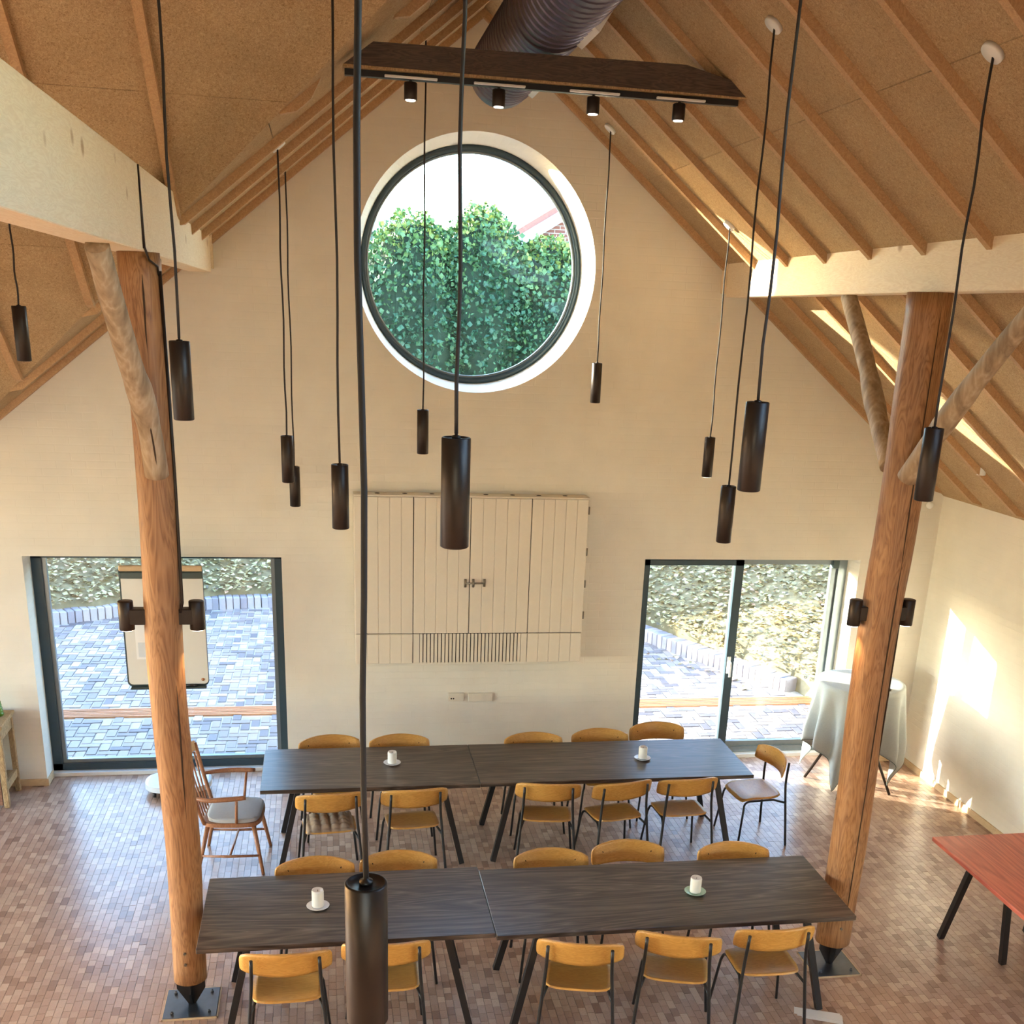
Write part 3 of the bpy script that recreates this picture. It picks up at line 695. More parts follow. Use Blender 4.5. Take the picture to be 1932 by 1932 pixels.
def post(x, y, r0, r1, label, braces, seed, crackx):
    t = empty('timber_post', (x, y, 0)); tag(t, label, 'post', 'round timber posts')
    pts = interp([(0, 0, .20), (.01, 0, 1.2), (-.012, 0, 2.3), (.012, 0, 3.3), (0, 0, ZB - .001)], 26)
    logtube(pts, [r0 + (r1 - r0) * i / 26 for i in range(27)], 28, seed).build('shaft', M['log'], t)
    # drying cracks sunk in the face towards the room
    for (cx_, z0, z1) in crackx:
        mb = MB(); ps = []
        for i in range(12):
            z = z0 + (z1 - z0) * i / 11; rr = r0 + (r1 - r0) * z / ZB
            a = cx_ + .05 * noise.noise(Vector((z * 2, seed, 0))); ps.append((rr * .985 * math.sin(a), -rr * .985 * math.cos(a), z))
        mb.tube(ps, [.001] + [.0055] * 10 + [.001], 5).build('drying_crack', M['crack'], t)
    # slotted steel foot: two crossed plates cut to a point, on a bolted base plate
    w_ = .088
    pl = [(-w_, .30), (-w_, .13), (-.018, .008), (.018, .008), (w_, .13), (w_, .30)]
    MB().prism(pl, 'y', -.008, .008).prism(pl, 'x', -.0075, .0075).build('steel_shoe', M['black'], t)
    bp = MB().cbox(-.165, .165, -.165, .165, .003, .014, .002).build('base_plate', M['steel'], t); bp.location = (-.003, .0, 0)
    MB().box(-.172, -.165, -.172, .172, 0, .012).box(.165, .172, -.172, .172, 0, .012).box(-.172, .172, -.172, -.165, 0, .012).box(-.172, .172, .165, .172, 0, .012).build('plate_edge', M['skirt'], t)
    for sx in (-1, 1):
        for sy in (-1, 1):
            MB().lathe([(.011, .013), (.011, .024), (.006, .026), (.006, .036)], 6, (sx * .115, sy * .115), False).build('bolt', M['steel'], t)
    for z in (.36, .44): MB().tube([(-.01, -r0 * .96, z), (-.01, -r0 - .010, z)], .009, 8).build('screw_head', M['brass'], t)
    for bi, (ps, rr) in enumerate(braces):
        p2 = interp([(a - x, b - y, c) for a, b, c in ps], 14)
        br = logtube(p2, [rr * (1 - .12 * i / 14 + .10 * (5 <= i <= 7)) for i in range(15)], 16, seed + bi * 3).build('brace', M['branch'], t)
        cr = [v + Vector((.25, -.97, .0)).normalized() * rr * .985 if bi < 2 else v for v in p2[1:-1]]
        if bi < 2: MB().tube(cr, [.001] + [.005] * (len(cr) - 2) + [.001], 5).build('drying_crack', M['crack'], br)
    return t
post(-1.685, -3.75, .100, .106, 'left round timber post with curved grey knee brace on a steel foot', [
    ([(-1.655, -3.86, 3.40), (-1.665, -4.00, 3.72), (-1.70, -4.22, 4.02), (-1.735, -4.62, 4.497)], .062),
    ([(-1.69, -3.66, 3.46), (-1.70, -3.30, 3.95), (-1.735, -2.85, 4.497)], .06)], 1, [(.25, 3.4, 4.4), (.55, .5, 2.2)])
post(2.715, -3.75, .118, .130, 'right round timber post with two forked knee braces on a steel foot', [
    ([(2.68, -3.64, 3.50), (2.71, -3.30, 3.80), (2.75, -2.95, 4.12), (2.80, -2.48, 4.497)], .062),
    ([(2.68, -3.88, 3.46), (2.71, -4.12, 3.78), (2.76, -4.42, 4.14), (2.80, -4.78, 4.497)], .062)], 9, [(.12, .3, 4.45), (.8, .4, 2.6)])
lb = empty('glulam_beam', (-1.73, -5, 4.7)); tag(lb, 'pale limed glulam beam along the left roof slope', 'beam', 'limed glulam beams')
MB().cbox(-.09, .091, -4.9, 4.9, ZB - 4.7, .204, .004).build('beam', M['glulam'], lb)
MB().box(-.11, .105, 4.9, 5.0, ZB - 4.67, .20).build('end_layer', M['glulam'], lb)
lb2 = empty('glulam_beam', (2.828, -5, 4.7)); tag(lb2, 'pale limed glulam beam along the right roof slope', 'beam', 'limed glulam beams')
MB().cbox(-.091, .09, -4.9, 4.9, ZB - 4.7, .1, .004).build('beam', M['glulam'], lb2)
MB().box(-.105, .11, 4.9, 5.0, ZB - 4.67, .1).build('end_layer', M['glulam'], lb2)
cb = empty('collar_beam', (.58, -2.95, 5.56)); tag(cb, 'dark half-round collar beam under the ridge carrying the spotlights', 'beam')
MB().prism([(-1.20, .008), (1.19, .002), (1.20, .035), (1.10, .085), (.80, .150), (-1.03, .132)][::-1], 'y', 0, .10).build('log_face', M['darkbeam'], cb)
MB().prism([(-1.20, -.004), (1.20, -.004), (1.20, .004), (-1.20, .010)][::-1], 'y', -.004, .14).build('sawn_edge', M['oldwood'], cb)
tr = empty('light_track', (.58, -2.90, 5.54)); tag(tr, 'thin black light track under the collar beam', 'track')
MB().box(-1.19, 1.15, -.02, .025, -.018, .014).build('rail', M['black'], tr)
for x, lb_ in ((-.236, 'leftmost black spotlight under the dark collar beam'), (.276, 'black spotlight second from the left under the collar beam, before the duct'), (.841, 'black spotlight third from the left under the collar beam'), (1.368, 'rightmost black spotlight under the dark collar beam')):
    t = empty('spotlight', (x, -2.90, 5.42)); tag(t, lb_, 'spotlight', 'spotlights on the track')
    MB().lathe([(.036, .002), (.038, .004), (.038, .088), (.034, .092)], 24).build('housing', M['bronze'], t)
    MB().lathe([(.028, -.002), (.028, .003)], 20).build('lens', M['lens'], t)
    MB().tube([(0, 0, .088), (0, 0, .112)], .009, 8).build('stem', M['black'], t)
    MB().cbox(-.15, .15, -.044, -.022, .104, .116, .002).build('track_adapter', M['white'], t)
# spiral duct
du = empty('ventilation_duct', (.574, 0, 5.955)); tag(du, 'round spiral-seamed ventilation duct hanging below the ridge', 'duct')
mb = MB(); vs = []; fs = []; prof = []
y = -.95; n = 36; rr = .24
ys = []
while y > -13.2:
    ys += [(y, rr), (y - .082, rr), (y - .086, rr + .006), (y - .094, rr + .006), (y - .098, rr)]; y -= .102
for (yy, r) in ys:
    for k in range(n):
        a = 2 * math.pi * k / n; vs.append((r * math.cos(a), yy - .102 * k / n, r * math.sin(a)))
for i in range(len(ys) - 1):
    for k in range(n):
        if k < n - 1: fs.append((i * n + k, i * n + k + 1, (i + 1) * n + k + 1, (i + 1) * n + k))
        else:
            j = i - 4
            if 0 <= i + 5 < len(ys) - 1: fs.append((i * n + k, (i) * n + 0 + 0 * j, (i + 1) * n, (i + 1) * n + k))
mb.add(vs, fs, True).build('spiral_tube', M['duct'], du)
mb = MB(); mb.prism([(.241 * math.cos(2 * math.pi * k / n), .241 * math.sin(2 * math.pi * k / n)) for k in range(n)], 'y', -1.06, -.93).build('end_cap', M['duct'], du)
for yy in (-1.35, -3.0):
    a = math.radians(-32); e1 = Vector((math.cos(a), 0, math.sin(a))); e2 = Vector((-math.sin(a), 0, math.cos(a)))
    def bx(mb, u0, u1, y0, y1, w0, w1):
        P = [e1 * w + e2 * u + Vector((0, y_, 0)) for w in (w0, w1) for (u, y_) in ((u0, y0), (u1, y0), (u1, y1), (u0, y1))]
        mb.add(P, [(3, 2, 1, 0), (4, 5, 6, 7), (0, 1, 5, 4), (1, 2, 6, 5), (2, 3, 7, 6), (3, 0, 4, 7)])
    m1 = MB(); bx(m1, -.085, .085, yy - .42, yy, .20, .252); gr = m1.build('air_grille', M['slot'], du)
    m1 = MB(); bx(m1, -.10, -.085, yy - .435, yy + .015, .19, .258); bx(m1, .085, .10, yy - .435, yy + .015, .19, .258); bx(m1, -.1, .1, yy, yy + .02, .19, .258); bx(m1, -.1, .1, yy - .44, yy - .42, .19, .258)
    m1.build('grille_frame', M['white'], gr)
for yy in (-1.9, -5.0):
    MB().tube([(0, yy, .23), (0, yy, zceil(.574, yy) - 5.955)], .006, 6).build('hanger', M['steel'], du)
# ------------------------------------------------------------------ pendant lamps
PEND = [
    (-2.637, -2.26, 4.209, 'bronze tube pendant lamp hanging left of the left timber post'),
    (-1.373, -4.94, 4.120, 'bronze tube pendant lamp hanging close to the right of the left timber post'),
    (-1.03, -1.79, 3.404, 'upper of the two overlapping small tube pendants left of the cabinet'),
    (-1.017, -.51, 3.023, 'lower of the two overlapping small tube pendants left of the cabinet'),
    (-.692, -4.28, 3.527, 'black tube pendant hanging just left of the thick foreground cord'),
    (-.018, -1.32, 3.573, 'small tube pendant hanging below the left rim of the round window'),
    (-.381, -6.81, 3.935, 'large dark tube pendant hanging in front of the cabinet doors'),
    (-.704, -8.17, 3.185, 'largest pendant in the foreground, hanging down over the front table'),
    (1.560, -.337, 3.924, 'small tube pendant hanging right of the round window'),
    (.834, -6.08, 4.016, 'large black tube pendant, upper one of the cluster above the terrace door'),
    (1.548, -3.91, 3.399, 'lowest tube pendant of the cluster above the terrace door'),
    (2.433, -.93, 3.384, 'smallest pendant, leftmost of the cluster above the terrace door'),
    (1.983, -5.34, 3.878, 'tube pendant hanging in front of the right timber post'),
]
PL, PR = .33, .044
for (x, y, zt, lb_) in PEND:
    t = empty('pendant_lamp', (x, y, zt)); tag(t, lb_, 'pendant lamp', 'tube pendant lamps')
    big = y < -7
    MB().lathe([(PR - .004, -PL), (PR, -PL + .003), (PR, -.003), (PR - .003, 0), (PR - .006, 0), (PR - .007, -.004), (.012, -.004)], 40).build('tube', M['bronze'], t)
    MB().lathe([(PR - .006, -PL - .001), (PR - .006, -PL + .002)], 24).build('diffuser', M['lens'] if (x, y) == (2.433, -.93) else M['black'], t)
    MB().lathe([(.014, -.004), (.014, .004), (.005, .007), (.005, .02)], 16).build('cord_grip', M['bronze'], t)
    zc_ = zceil(x, y); L_ = zc_ - zt
    ps = [(.004 * math.sin(i * 1.3 + x * 5) * (0 < i < 12), .004 * math.sin(i * 1.7 + y * 3) * (0 < i < 12), .01 + (L_ - .02) * i / 12) for i in range(13)]
    MB().tube(ps, .0060, 8).build('cord', M['cord'], t)
    nrm = Vector((PM if x > RX else -PM, 0, 1)).normalized()
    if x < RX and zceil(x, y) > zmain(x) + 1e-6: nrm = Vector((0, PM if y > WY else -PF, 1)).normalized()
    cn = MB().lathe([(.05, -.022), (.052, -.016), (.052, 0)], 24).build('canopy', M['white'], t); cn.location = (0, 0, L_); cn.rotation_euler = nrm.to_track_quat('Z', 'Y').to_euler()
# small white spotlight on the lower right slope
t = empty('ceiling_spotlight', (4.66, -1.45, 3.18)); tag(t, 'small white cylinder spotlight on the lower right roof slope', 'spotlight')
MB().lathe([(.034, 0), (.036, .004), (.036, .13), (.033, .134)], 20).build('housing', M['white'], t)
MB().tube([(0, 0, .13), (0, 0, zceil(4.66, -1.45) - 3.18)], .006, 8).build('stem', M['white'], t)
# up-and-down cylinder lamps on the posts
for (x, xp, lb_) in ((-1.89, -1.685, 'bronze cylinder wall lamp on the left side of the left post'), (-1.505, -1.685, 'bronze cylinder wall lamp on the right side of the left post'), (2.525, 2.715, 'dark cylinder wall lamp on the left side of the right post'), (2.885, 2.715, 'dark cylinder wall lamp on the right side of the right post')):
    t = empty('post_lamp', (x, -3.76, 2.515)); tag(t, lb_, 'wall lamp', 'cylinder lamps on the posts')
    MB().lathe([(.040, 0), (.042, .003), (.042, .165), (.039, .168)], 28).build('housing', M['bronze'], t)
    MB().lathe([(.034, -.003), (.034, .002)], 20).build('lens', M['lens'], t)
    s_ = 1 if xp > x else -1
    MB().cbox(min(0, s_ * (abs(xp - x) - .08)), max(0, s_ * (abs(xp - x) - .08)), -.035, .035, .035, .125, .004).build('arm', M['bronze'], t)
    l = bpy.data.lights.new('post_lamp_light', 'SPOT'); l.energy = 14; l.spot_size = math.radians(75); l.spot_blend = .6; l.color = (1, .72, .42); l.shadow_soft_size = .03
    lo = bpy.data.objects.new('post_lamp_light', l); C.objects.link(lo); lo.parent = t; lo.location = (0, 0, -.012); lo.rotation_euler = (0, 0, 0)
cd = empty('cable_conduit', (-1.62, -3.79, 0)); tag(cd, 'thin cable conduit running down beam and left post to the lamp', 'conduit')
MB().tube([(-.02, -.10, 4.90), (-.015, -.10, 4.52)], .009, 8).build('beam_conduit', M['bronze'], cd)
MB().tube([(-.013, -.10, 4.53), (.0, -.06, 4.47), (.035, -.02, 4.44), (.035, 0, 4.40)], .006, 8).build('cable', M['bronze'], cd)
MB().tube([(.042, 0, 4.42), (.048, 0, 3.4), (.043, 0, 2.68), (.03, 0, 2.62)], .009, 8).build('post_conduit', M['bronze'], cd)
# ================================================================== WALL CABINET AND SMALL WALL THINGS
ca = empty('wall_cabinet', (.535, -.01, 1.2)); tag(ca, 'cream boarded wall cabinet with four doors and slotted vent below the round window', 'cabinet')
X0, X1, D0, ZS, ZT = -1.06, 1.06, -.19, .285, 1.55
MB().box(X0 + .01, X1 - .01, D0 + .02, .0, 0.0, ZT - .012).build('carcass', M['slot'], ca)
MB().box(X0, X1, D0 - .004, .0, ZT - .012, ZT).box(X0, X0 + .012, D0 + .02, 0, 0, ZT - .012).box(X1 - .012, X1, D0 + .02, 0, 0, ZT - .012).build('casing', M['cream'], ca)
for k in range(8):
    x = X0 + .21 + k * .243
    MB().lathe([(.022, ZT + .0005), (.022, ZT + .002)], 16, (x, -.09)).build('vent_hole', M['slot'], ca)
splits = [X0, -.533, -.019, .535, X1]
bcache = {}
def boardm(w_, h_):
    k = (round(w_, 3), round(h_, 3))
    if k not in bcache: bcache[k] = MB().cbox(.0, w_, 0, .018, 0, h_, .003).mesh('board', M['cream'], True)
    return bcache[k]
for d in range(4):
    a, b = splits[d] + .003, splits[d + 1] - .003
    dr_ = MB().box(a, b, D0 + .018, D0 + .024, ZS + .004, ZT - .016).build('door', M['cream'], ca)
    nb_ = 5; w_ = (b - a) / nb_
    for k in range(nb_):
        o = obj('board', boardm(w_ - .0015, ZT - .02 - ZS), dr_); o.location = (a + k * w_, D0, ZS + .004)
for k, z in enumerate((.42, .72, 1.02, 1.40)):
    MB().tube([(X1 + .003, D0 + .004, z), (X1 + .003, D0 + .004, z + .07)], .008, 8).build('hinge', M['brass'], ca)
for (a, b) in ((splits[0] + .003, splits[1] - .003), (splits[3] + .003, splits[4] - .003)):
    w_ = (b - a) / 5
    lp_ = MB().box(a, b, D0 + .018, D0 + .024, .0, ZS - .003).build('lower_panel', M['cream'], ca)
    for k in range(5):
        o = obj('board', boardm(w_ - .0015, ZS - .003), lp_); o.location = (a + k * w_, D0, 0)
a, b = splits[1] + .003, splits[3] - .003
gp_ = MB().box(a, a + .055, D0, D0 + .018, 0, ZS - .003).box(b - .055, b, D0, D0 + .018, 0, ZS - .003).box(a, b, D0 + .001, D0 + .018, 0, .006).build('vent_panel', M['cream'], ca)
n = 28; w_ = (b - a - .11) / n
slm = MB().box(.0045, w_ - .0045, 0, .018, .006, ZS - .003).mesh('slat', M['cream'], True)
for k in range(n):
    o = obj('slat', slm, gp_); o.location = (a + .055 + k * w_, D0, 0)
lt = MB().tube([(-.055, D0 - .012, .762), (.12, D0 - .012, .762)], .008, 10).tube([(-.06, D0 - .004, .725), (-.06, D0 - .006, .80)], .012, 8).tube([(.012, D0 - .008, .73), (.012, D0 - .03, .762), (.012, D0 - .008, .80)], .011, 8).tube([(.115, D0 - .004, .73), (.115, D0 - .006, .80)], .012, 8).build('latch', M['brass'], ca)
t = empty('wall_socket', (.431, -.001, .80)); tag(t, 'small cream wall socket plate with two dark holes below the cabinet', 'socket')
MB().cbox(-.078, .078, -.018, 0, -.042, .042, .004).build('plate', M['cream'], t)
for x in (-.045, -.024): MB().tube([(x, -.017, -.014), (x, -.0195, -.014)], .008, 10).build('hole', M['slot'], t)
MB().tube([(.038, -.017, 0), (.038, -.021, 0)], .026, 16).build('dial', M['cream'], t)
t = empty('wall_socket', (.667, -.001, .795)); tag(t, 'wider cream triple socket plate below the cabinet', 'socket')
MB().cbox(-.118, .118, -.02, 0, -.042, .042, .004).build('plate', M['cream'], t)
for x in (-.075, 0, .075): MB().tube([(x, -.019, 0), (x, -.022, 0)], .027, 16).build('insert', M['cream'], t)
t = empty('smoke_sensor', (5.06, -.001, 2.70)); tag(t, 'small white dome sensor high in the right corner', 'sensor')
MB().tube([(0, 0, 0), (0, -.015, 0), (0, -.03, 0), (0, -.036, 0)], [.035, .035, .026, .008], 18).build('dome', M['white'], t)
t = empty('wall_panel', (4.74, -.001, 2.02)); tag(t, 'narrow dark grey panel on the back wall behind the right post', 'panel')
MB().cbox(-.045, .045, -.03, 0, -.32, .32, .01).build('panel', M['chartgrey'], t)
# ================================================================== TABLES
def table(name, label, x0, x1, y0, y1, mat, along='x', group=None, inset=.13, splay=.16):
    cx_, cy_ = (x0 + x1) / 2, (y0 + y1) / 2; t = empty(name, (cx_, cy_, 0)); tag(t, label, 'table', group)
    hx, hy = (x1 - x0) / 2, (y1 - y0) / 2
    MB().cbox(-hx, hx, -hy, hy, .708, .74, .003).build('table_top', mat, t)
    lm = M['black']
    MB().box(-hx + .22, hx - .22, -hy + .10, -hy + .14, .665, .708).box(-hx + .22, hx - .22, hy - .14, hy - .10, .665, .708).build('apron', lm, t) if along == 'x' else MB().box(-hx + .10, -hx + .14, -hy + .22, hy - .22, .665, .708).box(hx - .14, hx - .10, -hy + .22, hy - .22, .665, .708).build('apron', lm, t)
    for sx in (-1, 1):
        for sy in (-1, 1):
            if along == 'x': f_ = (sx * (hx - inset), sy * (hy - .075), .004); tp = (sx * (hx - inset - splay), sy * (hy - .125), .70)
            else: f_ = (sx * (hx - .075), sy * (hy - inset), .004); tp = (sx * (hx - .125), sy * (hy - inset - splay), .70)
            MB().tube([f_, tp], .021, 4, squ=True).build('leg', lm, t)
    return t
table('dining_table', 'dark stained left table of the far row, one candle on it', -1.315, .408, -2.01, -1.13, M['tabletop'], group='dark dining tables')
table('dining_table', 'dark stained right table of the far row before the terrace door', .411, 2.724, -1.998, -1.128, M['tabletop'], group='dark dining tables')
table('dining_table', 'dark stained left table of the front row beside the left post', -1.566, .197, -4.31, -3.428, M['tabletop'], group='dark dining tables')
table('dining_table', 'dark stained right table of the front row beside the right post', .2, 2.54, -4.345, -3.475, M['tabletop'], group='dark dining tables')
rt = table('red_table', 'red stained wooden table at the right edge of the picture', 3.655, 4.52, -5.0, -3.27, M['redtop'], along='y', inset=.22)
MB().tube([(4.0 - rt.location.x, -3.885 - rt.location.y, .004), (3.88 - rt.location.x, -3.95 - rt.location.y, .70)], .021, 4, squ=True).build('leg', M['black'], rt)
for (x, y, h, m_, lb_) in ((-.868, -3.88, .115, 'saucer', 'on the left table of the front row'), (1.585, -3.935, .105, 'greenglass', 'on the right table of the front row'), (-.268, -1.527, .10, 'saucer', 'on the left table of the far row'), (1.869, -1.575, .105, 'saucer', 'on the right table of the far row')):
    t = empty('candle_dish', (x, y, .7405)); tag(t, ('pale green glass dish' if m_ == 'greenglass' else 'round white saucer') + ' under the candle ' + lb_, 'dish', 'candle dishes')
    MB().lathe([(.035, 0), (.058, .006), (.072, .015), (.070, .016), (.055, .009), (.03, .007)], 28).build('dish', M[m_], t)
    t = empty('pillar_candle', (x, y, .7495)); tag(t, 'white pillar candle standing on its dish ' + lb_, 'candle', 'white pillar candles')
    MB().lathe([(.036, 0), (.037, .004), (.0375, h * .9), (.035, h), (.028, h - .004), (.012, h - .012)], 22).build('wax', M['wax'], t)
    MB().tube([(0, 0, h - .014), (.002, 0, h - .001)], .0015, 5).build('wick', M['slot'], t)
# ================================================================== CHAIRS
def make_chair():
    t = empty('dining_chair'); tag(t, 'x', 'chair', 'plywood chairs at the dark tables')
    P = []
    for i in range(15):
        u = -1 + 2 * i / 14; row = []
        for j in range(13):
            v = j / 12; w_ = .205 * (1 - .10 * max(0, v - .5) * 0 - .16 * abs(2 * v - 1) ** 5)
            d = .205 * (1 - .18 * abs(u) ** 3.5)
            x = u * w_; y = -.195 + (v - .5) * 2 * d + .19
            y = (-.205 + .395 * v) if abs(u) < .01 else (-.205 + .395 * v) * (1 - .10 * abs(u) ** 4)
            z = .452 - .014 * (1 - u * u) * (1 - (2 * v - 1) ** 2) - .03 * max(0, (v - .72) / .28) ** 2 + .012 * max(0, (.25 - v) / .25) ** 2
            row.append((x, y, z))
        P.append(row)
    MB().shell(P, .012).build('seat', M['ply'], t)
    P = []
    for i in range(17):
        u = -1 + 2 * i / 16; row = []
        for j in range(9):
            v = j / 8; sh = 1 - .035 * abs(2 * v - 1) ** 4
            zt_ = .803 - .022 * u * u - .012 * abs(u) ** 10; zb_ = .642 + .004 * u * u + .012 * abs(u) ** 10
            x = u * .262 * sh; y = -.226 + .082 * u * u - .025 * (v - .5)
            row.append((x, y, zb_ + (zt_ - zb_) * v))
        P.append(row)
    MB().shell(P, .012).build('backrest', M['ply'], t)
    for s_ in (-1, 1):
        MB().tube(interp([(s_ * .246, -.255, .004), (s_ * .226, -.236, .25), (s_ * .209, -.218, .46), (s_ * .198, -.212, .60), (s_ * .192, -.226, .765)], 10), .0105, 10).build('leg', M['black'], t)
        ps = [(s_ * .240, .205, .004), (s_ * .205, .165, .36)] + [(s_ * (.200 - .004 * k), .165 - .018 * (1 - math.cos(k * .5)) * 2, .36 + .058 * math.sin(min(1.57, k * .5))) for k in range(1, 4)] + [(s_ * .185, .10, .424), (s_ * .187, -.12, .424), (s_ * .213, -.222, .40)]
        MB().tube(ps, .0095, 8).build('leg', M['black'], t)
        MB().tube([(s_ * .178, -.190, .728), (s_ * .178, -.1835, .728)], .008, 10).build('screw_cap', M['slot'], t)
    MB().tube([(-.187, -.10, .424), (.187, -.10, .424)], .008, 8).tube([(-.187, .10, .424), (.187, .10, .424)], .008, 8).build('seat_rail', M['black'], t)
    return t
ch0 = make_chair(); used = [False]
def chair(bx_, by_, ang, label):
    # (bx, by): middle between the two ends of the backrest
    c = ch0 if not used[0] else copy_tree(ch0)
    used[0] = True; a = math.radians(ang)
    off_ = Vector((0, -.165)); ox = math.cos(a) * off_.x - math.sin(a) * off_.y; oy = math.sin(a) * off_.x + math.cos(a) * off_.y
    c.location = (bx_ - ox, by_ - oy, 0); c.rotation_euler = (0, 0, a); c['label'] = label; return c
P_ = 'plywood chair with black legs, '
chair(-1.05, -4.45, 0, P_ + 'leftmost on the near side of the front tables')
chair(-.47, -4.40, -1, P_ + 'partly hidden behind the largest pendant lamp')
chair(.68, -4.52, -14, P_ + 'third from left on the near side of the front tables')
chair(1.30, -4.50, -17, P_ + 'second from right on the near side of the front tables')
chair(1.93, -4.49, 0, P_ + 'rightmost on near side of the front tables')
for (x, y, a, l_) in ((-.89, -3.36, 3, 'leftmost'), (-.33, -3.32, -1, 'second from left'), (.72, -3.38, -2, 'third from left'), (1.29, -3.30, -3, 'second from right'), (2.04, -3.40, -4, 'rightmost')):
    chair(x, y, 180 + a, P_ + l_ + ' on the far side of the front tables')
cu = chair(-.78, -2.19, 4.7, P_ + 'holding a tufted cushion at the far tables')
for (x, y, a, l_) in ((-.13, -2.16, 4.5, 'second from left'), (.94, -2.13, -8, 'third from left'), (1.55, -2.15, 11, 'second from right'), (2.11, -2.12, 4, 'rightmost')):
    chair(x, y, a, P_ + l_ + ' on the near side of the far tables')
for (x, y, a, l_) in ((-.78, -1.04, 7, 'leftmost'), (-.18, -1.06, 3.5, 'second from left'), (1.00, -1.09, .5, 'third from left'), (1.62, -1.03, 0, 'second from right'), (2.19, -.89, 1, 'rightmost')):
    chair(x, y, 180 + a, P_ + l_ + ' on the far side of the far tables')
chair(3.03, -1.63, 95.5, P_ + 'alone at the right end of the far table')
t = empty('seat_cushion', (cu.location.x, cu.location.y, .452)); t.rotation_euler = cu.rotation_euler; tag(t, 'tufted brown and grey striped cushion on the leftmost near chair of the far tables', 'cushion')
P = []
for i in range(33):
    u = -1 + 2 * i / 32; row = []
    for j in range(33):
        v = -1 + 2 * j / 32; e = max(abs(u), abs(v))
        tuft = abs(math.sin(u * math.pi * 2.5)) * abs(math.sin(v * math.pi * 2.5))
        z = .006 + (.012 + .034 * tuft ** .5) * (1 - e ** 6)
        row.append((u * .185, v * .185 - .01, z))
    P.append(row)
MB().shell(P, .006).build('pad', M['cush'], t)
# spindle armchair at the left end
ac = empty('spindle_armchair', (-1.545, -1.70, 0)); ac.rotation_euler = (0, 0, math.radians(-94)); tag(ac, 'teak spindle-back armchair with grey seat pad at the left end of the far table', 'armchair')
def roundsheet(hx, y0, y1, z, e=4, n=17):
    P = []
    for i in range(n):
        u = -1 + 2 * i / (n - 1); row = []
        for j in range(n):
            v = -1 + 2 * j / (n - 1)
            k = 1 / max(1, (abs(u) ** e + abs(v) ** e) ** (1 / e)) if (u or v) else 1
            row.append((u * k * hx, (y0 + y1) / 2 + v * k * (y1 - y0) / 2, z))
        P.append(row)
    return P
MB().shell(roundsheet(.245, -.235, .235, .418), .03).build('seat', M['teak'], ac)
P = roundsheet(.225, -.19, .225, .447); P = [[(x, y, z + .018 * (1 - (x / .225) ** 4) * (1 - ((y - .017) / .21) ** 4)) for x, y, z in r] for r in P]
MB().shell(P, .028).build('seat_pad', M['pad'], ac)
for sx in (-1, 1):
    MB().tube([(sx * .262, .245, .003), (sx * .190, .175, .41)], [.013, .019], 12).build('leg', M['teak'], ac)
    MB().tube([(sx * .262, -.265, .003), (sx * .185, -.175, .41)], [.013, .019], 12).build('leg', M['teak'], ac)
    MB().tube([(sx * .246, .218, .16), (sx * .248, -.02, .155), (sx * .244, -.222, .16)], [.009, .012, .009], 10).build('stretcher', M['teak'], ac)
    MB().tube(interp([(sx * .205, -.20, .42), (sx * .243, -.265, .66), (sx * .268, -.325, .925)], 8), .0155, 10).build('back_post', M['teak'], ac)
    MB().tube(interp([(sx * .243, -.27, .665), (sx * .300, -.16, .663), (sx * .305, -.02, .672), (sx * .285, .14, .678)], 10), [.013, .014, .016, .018, .019, .020, .020, .020, .020, .019, .016], 12).build('armrest', M['teak'], ac)
    MB().tube([(sx * .225, .05, .43), (sx * .297, .07, .668)], .011, 10).build('arm_support', M['teak'], ac)
MB().tube([(-.246, -.01, .155), (.246, -.01, .155)], [.009, .009], 10).build('stretcher', M['teak'], ac)
for k in range(5):
    u = -1 + .5 * k
    MB().tube([(u * .13, -.225, .425), (u * .165, -.315 - .02 * (1 - u * u), .885)], .0075, 8).build('spindle', M['teak'], ac)
P = []
for i in range(13):
    u = -1 + i / 6; row = []
    for j in range(4):
        row.append((u * .268, -.325 - .045 * (1 - u * u) + .01 - .006 * j, .865 + .026 * j + .016 * (1 - u * u)))
    P.append(row)
MB().shell(P, .016).build('top_rail', M['skirt'], ac)
# ================================================================== FLIPCHART, CONSOLE, STANDING TABLE
fc = empty('flipchart_stand', (-2.16, -.22, 0)); tag(fc, 'wheeled whiteboard flipchart stand behind the left post before the window', 'flipchart')
xb0, xb1, zb0, zb1, yb = -.335, .350, 1.10, 2.17, -.24
def rrect(x0, x1, z0, z1, r, n=6):
    o_ = []
    for (cx_, cz, a0) in ((x1 - r, z1 - r, 0), (x0 + r, z1 - r, 90), (x0 + r, z0 + r, 180), (x1 - r, z0 + r, 270)):
        for k in range(n + 1):
            a = math.radians(a0 + 90 * k / n); o_.append((cx_ + r * math.cos(a), cz + r * math.sin(a)))
    return o_
MB().prism(rrect(xb0, xb1, zb0, zb1, .045), 'y', yb, yb + .022).build('back_shell', M['chartgrey'], fc)
MB().prism(rrect(xb0 + .014, xb1 - .004, zb0 + .02, zb1 - .01, .035), 'y', yb - .006, yb).build('board', M['board'], fc)
MB().cbox(xb0 + .004, xb1 - .0, yb - .04, yb, zb1 - .105, zb1 - .045, .008).build('paper_clamp', M['chartgrey'], fc)
MB().cbox(xb0 + .006, xb1 - .002, yb - .03, yb, zb1 - .045, zb1 + .004, .008).build('clamp_top', M['skirt'], fc)
MB().cbox(xb0 + .03, xb1 - .02, yb - .06, yb, zb0 - .012, zb0 + .004, .004).build('pen_tray', M['chartgrey'], fc)
MB().box(-.24, -.10, yb - .010, yb - .006, 1.35, 1.72).build('taped_sheet', M['white'], fc)
MB().box(-.222, -.118, yb - .012, yb - .010, 1.37, 1.50).build('printed_box', M['casing'], fc)
